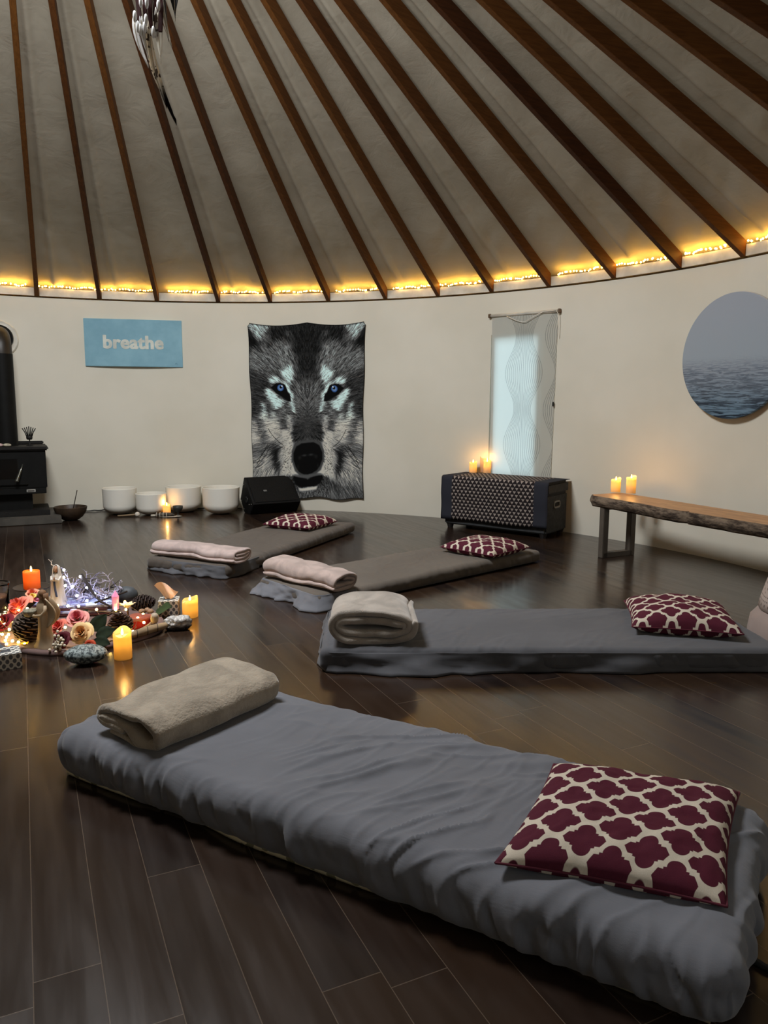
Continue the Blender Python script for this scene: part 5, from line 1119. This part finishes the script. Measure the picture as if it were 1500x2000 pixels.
pine_cone('dark pine cone lying at the back right, in front of the dark stone', -1.305, 3.99, 0.045, 0.12, 0.045, (0, 1.45, 0.2), (46, 30, 26), 3)

# crystals, red box, rattle, roll, baubles, lotus
t = thing('crystal_lamp', 'glowing pink-lilac crystal point standing behind the pine cone', 'crystal', (-1.385, 3.80, 0.0635), 0.3)
cr = Mat('rose_quartz', srgb(214, 150, 190), 0.2, 0.5); cr.b.inputs['Subsurface Weight'].default_value = 0.8; cr.b.inputs['Subsurface Radius'].default_value = (0.03, 0.02, 0.025); cz = cr.xyz('Object')[2]
cr.b.inputs['Emission Color'].default_value = srgb(240, 140, 190); cr.b.inputs['Emission Strength'].default_value = 0.32
hx = lambda r_, z_: [(r_ * math.cos(PI / 3 * i), r_ * math.sin(PI / 3 * i), z_) for i in range(6)]
mb = MB().add(hx(0.015, 0) + hx(0.0185, 0.07) + [(0.002, 0, 0.102)], [tuple(range(6))[::-1]] + [(i, (i + 1) % 6, 6 + (i + 1) % 6, 6 + i) for i in range(6)] + [(6 + i, 6 + (i + 1) % 6, 12) for i in range(6)]); mb.build('point', cr.m, t, False)
MB().ball((0, -0.022, 0.004), 0.007, 8).build('lamp', WARM, t)
t = thing('crystal_holder', 'dark turned foot under the glowing pink crystal', 'holder', (-1.385, 3.80, 0.0105)); MB().lathe([(0, 0), (0.026, 0), (0.022, 0.01), (0.014, 0.03), (0.024, 0.052), (0, 0.052)], 16).build('foot', DM, t)
mb = MB().add([(0.028 * math.cos(q) * k_, 0.020 * math.sin(q) * k_, z_) for k_, z_ in ((1, 0), (1.05, 0.02), (0.6, 0.042)) for q in np.linspace(0, 2 * PI, 8)[:-1]], [tuple(range(7))[::-1], tuple(range(14, 21))] + [(r_ * 7 + i, r_ * 7 + (i + 1) % 7, (r_ + 1) * 7 + (i + 1) % 7, (r_ + 1) * 7 + i) for r_ in (0, 1) for i in range(7)])
o = mb.build('amethyst', Mat('pale_amethyst', srgb(190, 176, 226), 0.25, 0.5).m, None, False); o.location = (-1.588, 3.765, 0.03); tag(o, 'pale lilac faceted crystal behind the pink rose', 'crystal')
t = thing('heart_box', 'red heart-shaped box with brown lid right of the brown pine cone', 'box', (-1.218, 3.655, 0.0125), -0.25)
def heart(sc, z): return [(sc * 0.85 * math.sin(q) ** 3 * 1.0, sc * (0.8125 * math.cos(q) - 0.3125 * math.cos(2 * q) - 0.125 * math.cos(3 * q) - 0.0625 * math.cos(4 * q)), z) for q in np.linspace(0, 2 * PI, 41)[:-1]]
mb = MB().grid([heart(0.052, 0.0), heart(0.068, 0.012), heart(0.070, 0.045)], closev=True); mb.f.append(tuple(range(40))[::-1]); mb.build('box', simple('red_lacquer', (150, 30, 18), 0.25, 0.2, 9, 0.5), t, 'auto')
mb = MB().grid([heart(0.072, 0.045), heart(0.073, 0.052), heart(0.066, 0.058)], closev=True); mb.f.append(tuple(range(80, 120))); mb.build('lid', simple('red_brown_lid', (146, 72, 54), 0.5), t, 'auto')
t = thing('tassel_rattle', 'wooden knob with a tassel of string at the right corner of the altar', 'rattle', (-1.135, 3.63, 0.045)); t.rotation_euler = (0.55, 0.25, 0)
MB().lathe([(0, 0.004), (0.018, 0.0), (0.020, 0.02), (0.017, 0.042), (0.008, 0.05), (0, 0.05)], 18, (0, 0, 0.012)).build('knob', simple('bone_wood', (176, 160, 138), 0.6), t)
for k in range(12):
    a_ = k * 0.52; MB().tube([(0.008 * math.cos(a_), 0.008 * math.sin(a_), 0.015), (0.018 * math.cos(a_) - 0.012, 0.018 * math.sin(a_) - 0.02, -0.012), (0.034 * math.cos(a_) - 0.03, 0.016 * math.sin(a_) - 0.046, -0.030)], 0.0016, 4).build('strand', simple('raffia', (168, 148, 120), 0.8), t)
t = thing('herb_roll', 'beige wrapped roll lying along the right front edge of the altar', 'roll', (-1.14, 3.53, 0.030), 0.98)
MB().tube([(-0.12, 0.01, 0), (-0.08, 0, 0.004), (0, 0, 0.006), (0.08, 0, 0.004), (0.15, 0.01, -0.002)], lambda u: 0.013 + 0.007 * math.sin(u * PI), 14).build('wrap', simple('beige_hide', (150, 126, 96), 0.8, 0.3, 14), t)
for k in range(3): MB().tube([(-0.06 + k * 0.06 + 0.012 * math.sin(a_), 0.0202 * math.sin(a_), 0.005 + 0.0202 * math.cos(a_)) for a_ in np.linspace(0, 2 * PI, 15)], 0.0018, 5, cap=False).build('cord', simple('dark_cord', (70, 56, 44), 0.8), t)
mb = MB(); blob(mb, (0, 0, 0), 1, 0.021, 0.021, 0.020, 2, 0.02)
o = mb.build('red_bauble', Mat('red_gloss', srgb(160, 20, 22), 0.12, 0.6).m); o.location = (-1.735, 3.475, 0.034); tag(o, 'small glossy red ball left of the big pine cone', 'bauble')
t = thing('lotus_holder', 'cream lotus flower holder right of the glowing crystal', 'flower', (-1.325, 3.80, 0.068), 0.4)
for k in range(7): o = MB().grid(leaf_grid(0.052, 0.015, 0.35)).build('petal', simple('cream_petal', (222, 202, 168), 0.6), t); o.rotation_euler = (0, -0.55, k * 0.9)
MB().tube([(0, 0, 0.002), (0.002, 0, -0.03), (0.004, 0, -0.056)], 0.005, 8).build('stem', simple('dark_stem', (70, 46, 40), 0.7), t)
for k, (x_, y_) in enumerate([(-1.262, 3.925), (-1.238, 3.90), (-1.285, 3.905)]):
    mb = MB(); blob(mb, (0, 0, 0.014), 1, 0.017, 0.014, 0.014, k, 0.15); o = mb.build('acorn', simple('tan_nut', (150, 118, 92), 0.6)); o.location = (x_, y_, 0.0105); tag(o, ['tan nut nearest the cube tissue box', 'tan nut in front of the others by the back pine cone', 'tan nut leftmost by the back pine cone'][k], 'nut', 'nuts by the back pine cone')
t = thing('gold_blossom', 'small golden blossom with a lit bulb in front of the big pine cone', 'blossom', (-1.625, 3.305, 0.030))
for k in range(6): o = MB().grid(leaf_grid(0.026, 0.010, 0.3)).build('petal', simple('gold_petal', (226, 164, 40), 0.4), t); o.rotation_euler = (0, -0.6, k * 1.05)
MB().ball((0, 0, 0.008), 0.006, 8).build('bulb', WARM, t)

# ------------------------------------------------------------------ feather hanging high at the left
t = thing('hanging_feathers', 'bundle of white and spotted feathers hanging at the top left', 'hanging', (-0.93, 3.2, 2.60))
MB().tube([(0.02, 0, 0.0), (0.02, 0, 0.30), (0.02, 0, 1.35)], 0.003, 6).build('cord', simple('dark_leather_cord', (50, 26, 24), 0.7), t)
LT = simple('maroon_leather', (70, 26, 26), 0.6)
for k in range(5):
    x_ = -0.045 + 0.022 * k; MB().box((x_ + 0.008, 0.01 * (k % 2), -0.005 + 0.05), (0.017, 0.008, 0.20 - 0.03 * (k % 3)), rotm('Y', 0.04 * (k - 2)), 0.002).build('leather_strip', LT, t, False)
def feather(p0, bend, L, W, mat, ry, rz_=0.0, name='feather'):
    P = []
    for u in np.linspace(0, 1, 22):
        w_ = W * (math.sin(min(1, u * 1.02 + 0.03) * PI) ** 0.55) * (1 - 0.55 * u); cx_ = bend * u * u
        P.append([(cx_ + s_ * w_, -0.006 * abs(s_) + 0.010 * u, -L * u + 0.02 * abs(s_) * W / 0.02) for s_ in (-1, -0.66, -0.33, 0, 0.33, 0.66, 1)])
    o = MB().grid(P).build(name, mat, t); o.location = p0; o.rotation_euler = (0, ry, rz_); md = o.modifiers.new('thick', 'SOLIDIFY'); md.thickness = 0.0012
    q = MB().tube([(bend * u * u, 0.010 * u - 0.002, -L * u) for u in np.linspace(0, 1, 12)], lambda u: 0.0022 * (1 - 0.8 * u), 5).build('quill', simple('pale_quill', (200, 190, 170), 0.5), o); return o
wf = Mat('spotted_white_feather', rough=0.7, spec=0.2); fz_ = wf.xyz('Object'); sp1 = wf.noise(26, 2); 
wf.base(wf.mix((sp1.gt(0.60)) * 0.9, srgb(246, 244, 238), srgb(92, 70, 54))); WF = wf.m
wf2 = Mat('dark_tipped_feather', rough=0.7, spec=0.2); fz_ = wf2.xyz('Object')[2]; sp1 = wf2.noise(34, 2)
wf2.base(wf2.mix(fz_.smooth(-0.26, -0.17), srgb(42, 34, 32), wf2.mix(sp1.gt(0.57) * 0.9, srgb(240, 230, 212), srgb(80, 58, 44)))); WF2 = wf2.m
PW_ = simple('white_feather', (246, 246, 246), 0.7, 0.04, 30)
def thin(mat):
    nt = mat.node_tree; b = nt.nodes['Principled BSDF']; out = nt.nodes['Material Output']; src = b.inputs['Base Color'].links[0].from_socket
    d_, t_, x_ = nt.nodes.new('ShaderNodeBsdfDiffuse'), nt.nodes.new('ShaderNodeBsdfTranslucent'), nt.nodes.new('ShaderNodeMixShader'); x_.inputs[0].default_value = 0.45
    nt.links.new(src, d_.inputs[0]); nt.links.new(src, t_.inputs[0]); nt.links.new(d_.outputs[0], x_.inputs[1]); nt.links.new(t_.outputs[0], x_.inputs[2]); nt.links.new(x_.outputs[0], out.inputs[0])
for m_ in (WF, WF2): thin(m_)
VANE = simple('thin_white_vane', (246, 246, 246), 0.7, 0.04, 30); thin(VANE)
feather((-0.006, 0, -0.02), 0.100, 0.36, 0.021, WF2, 0.0)
feather((0.004, -0.006, -0.05), 0.055, 0.27, 0.014, WF2, 0.0)
feather((0.036, 0.004, 0.03), 0.004, 0.185, 0.021, WF, 0.0)
feather((-0.056, 0.004, 0.0), 0.045, 0.165, 0.014, VANE, 0.0)
feather((-0.026, -0.008, 0.0), 0.022, 0.14, 0.012, VANE, 0.0)
feather((0.055, 0.0, 0.08), 0.030, 0.17, 0.010, WF, 0.0)
feather((0.060, 0.006, 0.10), 0.012, 0.17, 0.010, simple('grey_feather', (120, 120, 124), 0.6), 0.0)
feather((0.100, 0.01, 0.15), 0.0, 0.145, 0.026, simple('black_feather', (26, 24, 24), 0.6), 0.0)
r6 = np.random.default_rng(12)
for k in range(9):
    mb = MB(); x_, z_ = float(r6.uniform(-0.05, 0.055)), float(r6.uniform(-0.06, 0.07)); mb.ball((x_, -0.012, z_), 0.0105, 10, 0.75, 0.75, 2.2); mb.build('white_wrap', PW_, t)

# ------------------------------------------------------------------ string lights along the top of the wall
t = thing('eave_string_lights', 'warm string lights running along the top of the round wall', 'string lights', on_wall(30, H + 0.10), 0)
loc = Vector(t.location); r7 = np.random.default_rng(5); bp, wire_ = [], []
for k in range(1, 16):
    a0, a1 = TH[k] + 0.45, TH[k + 1] - 0.45
    n = int(r7.integers(21, 27)); skip0 = r7.random() * 0.16; base_ = np.linspace(a0 + (a1 - a0) * skip0 * (r7.random() < 0.6), a1 - (a1 - a0) * 0.10 * (r7.random() < 0.4), n)
    ph = r7.random() * 6
    for i, a_ in enumerate(base_):
        a_ = a_ + float(r7.normal(0, 0.10)); z_ = H + 0.088 + 0.007 * (1 + math.sin(i * 0.55 + ph)) + abs(float(r7.normal(0, 0.006))); z_ = min(z_, H + 0.106)
        bp.append((on_wall(a_, z_, 0.012 + float(r7.uniform(-0.02, 0.012))), k))
    for a_ in np.linspace(a0, a1, 14): wire_.append(on_wall(a_, H + 0.086 + 0.004 * math.sin(a_ * 3), 0.002) - loc)
MB().tube(wire_, 0.0022, 5).build('wire', simple('brown_light_wire', (80, 62, 36), 0.5), t)
EAVE = glow('warm_eave_bulb', (255, 196, 84), 46)
bp.sort(key=lambda q: (q[0] - cam.matrix_world.translation).length)
proto = MB().ball((0, 0, 0), 0.0068, 8).build('bulb', EAVE, t); proto.location = bp[0][0] - loc
for p, k in bp[1:99]:
    c = proto.copy(); C.objects.link(c); c.parent = t; c.location = p - loc
mb = MB()
for p, k in bp[99:]: mb.ball(p - loc, 0.0068, 8)
o = mb.build('farther_bulbs', EAVE, t); o['kind'] = 'stuff'
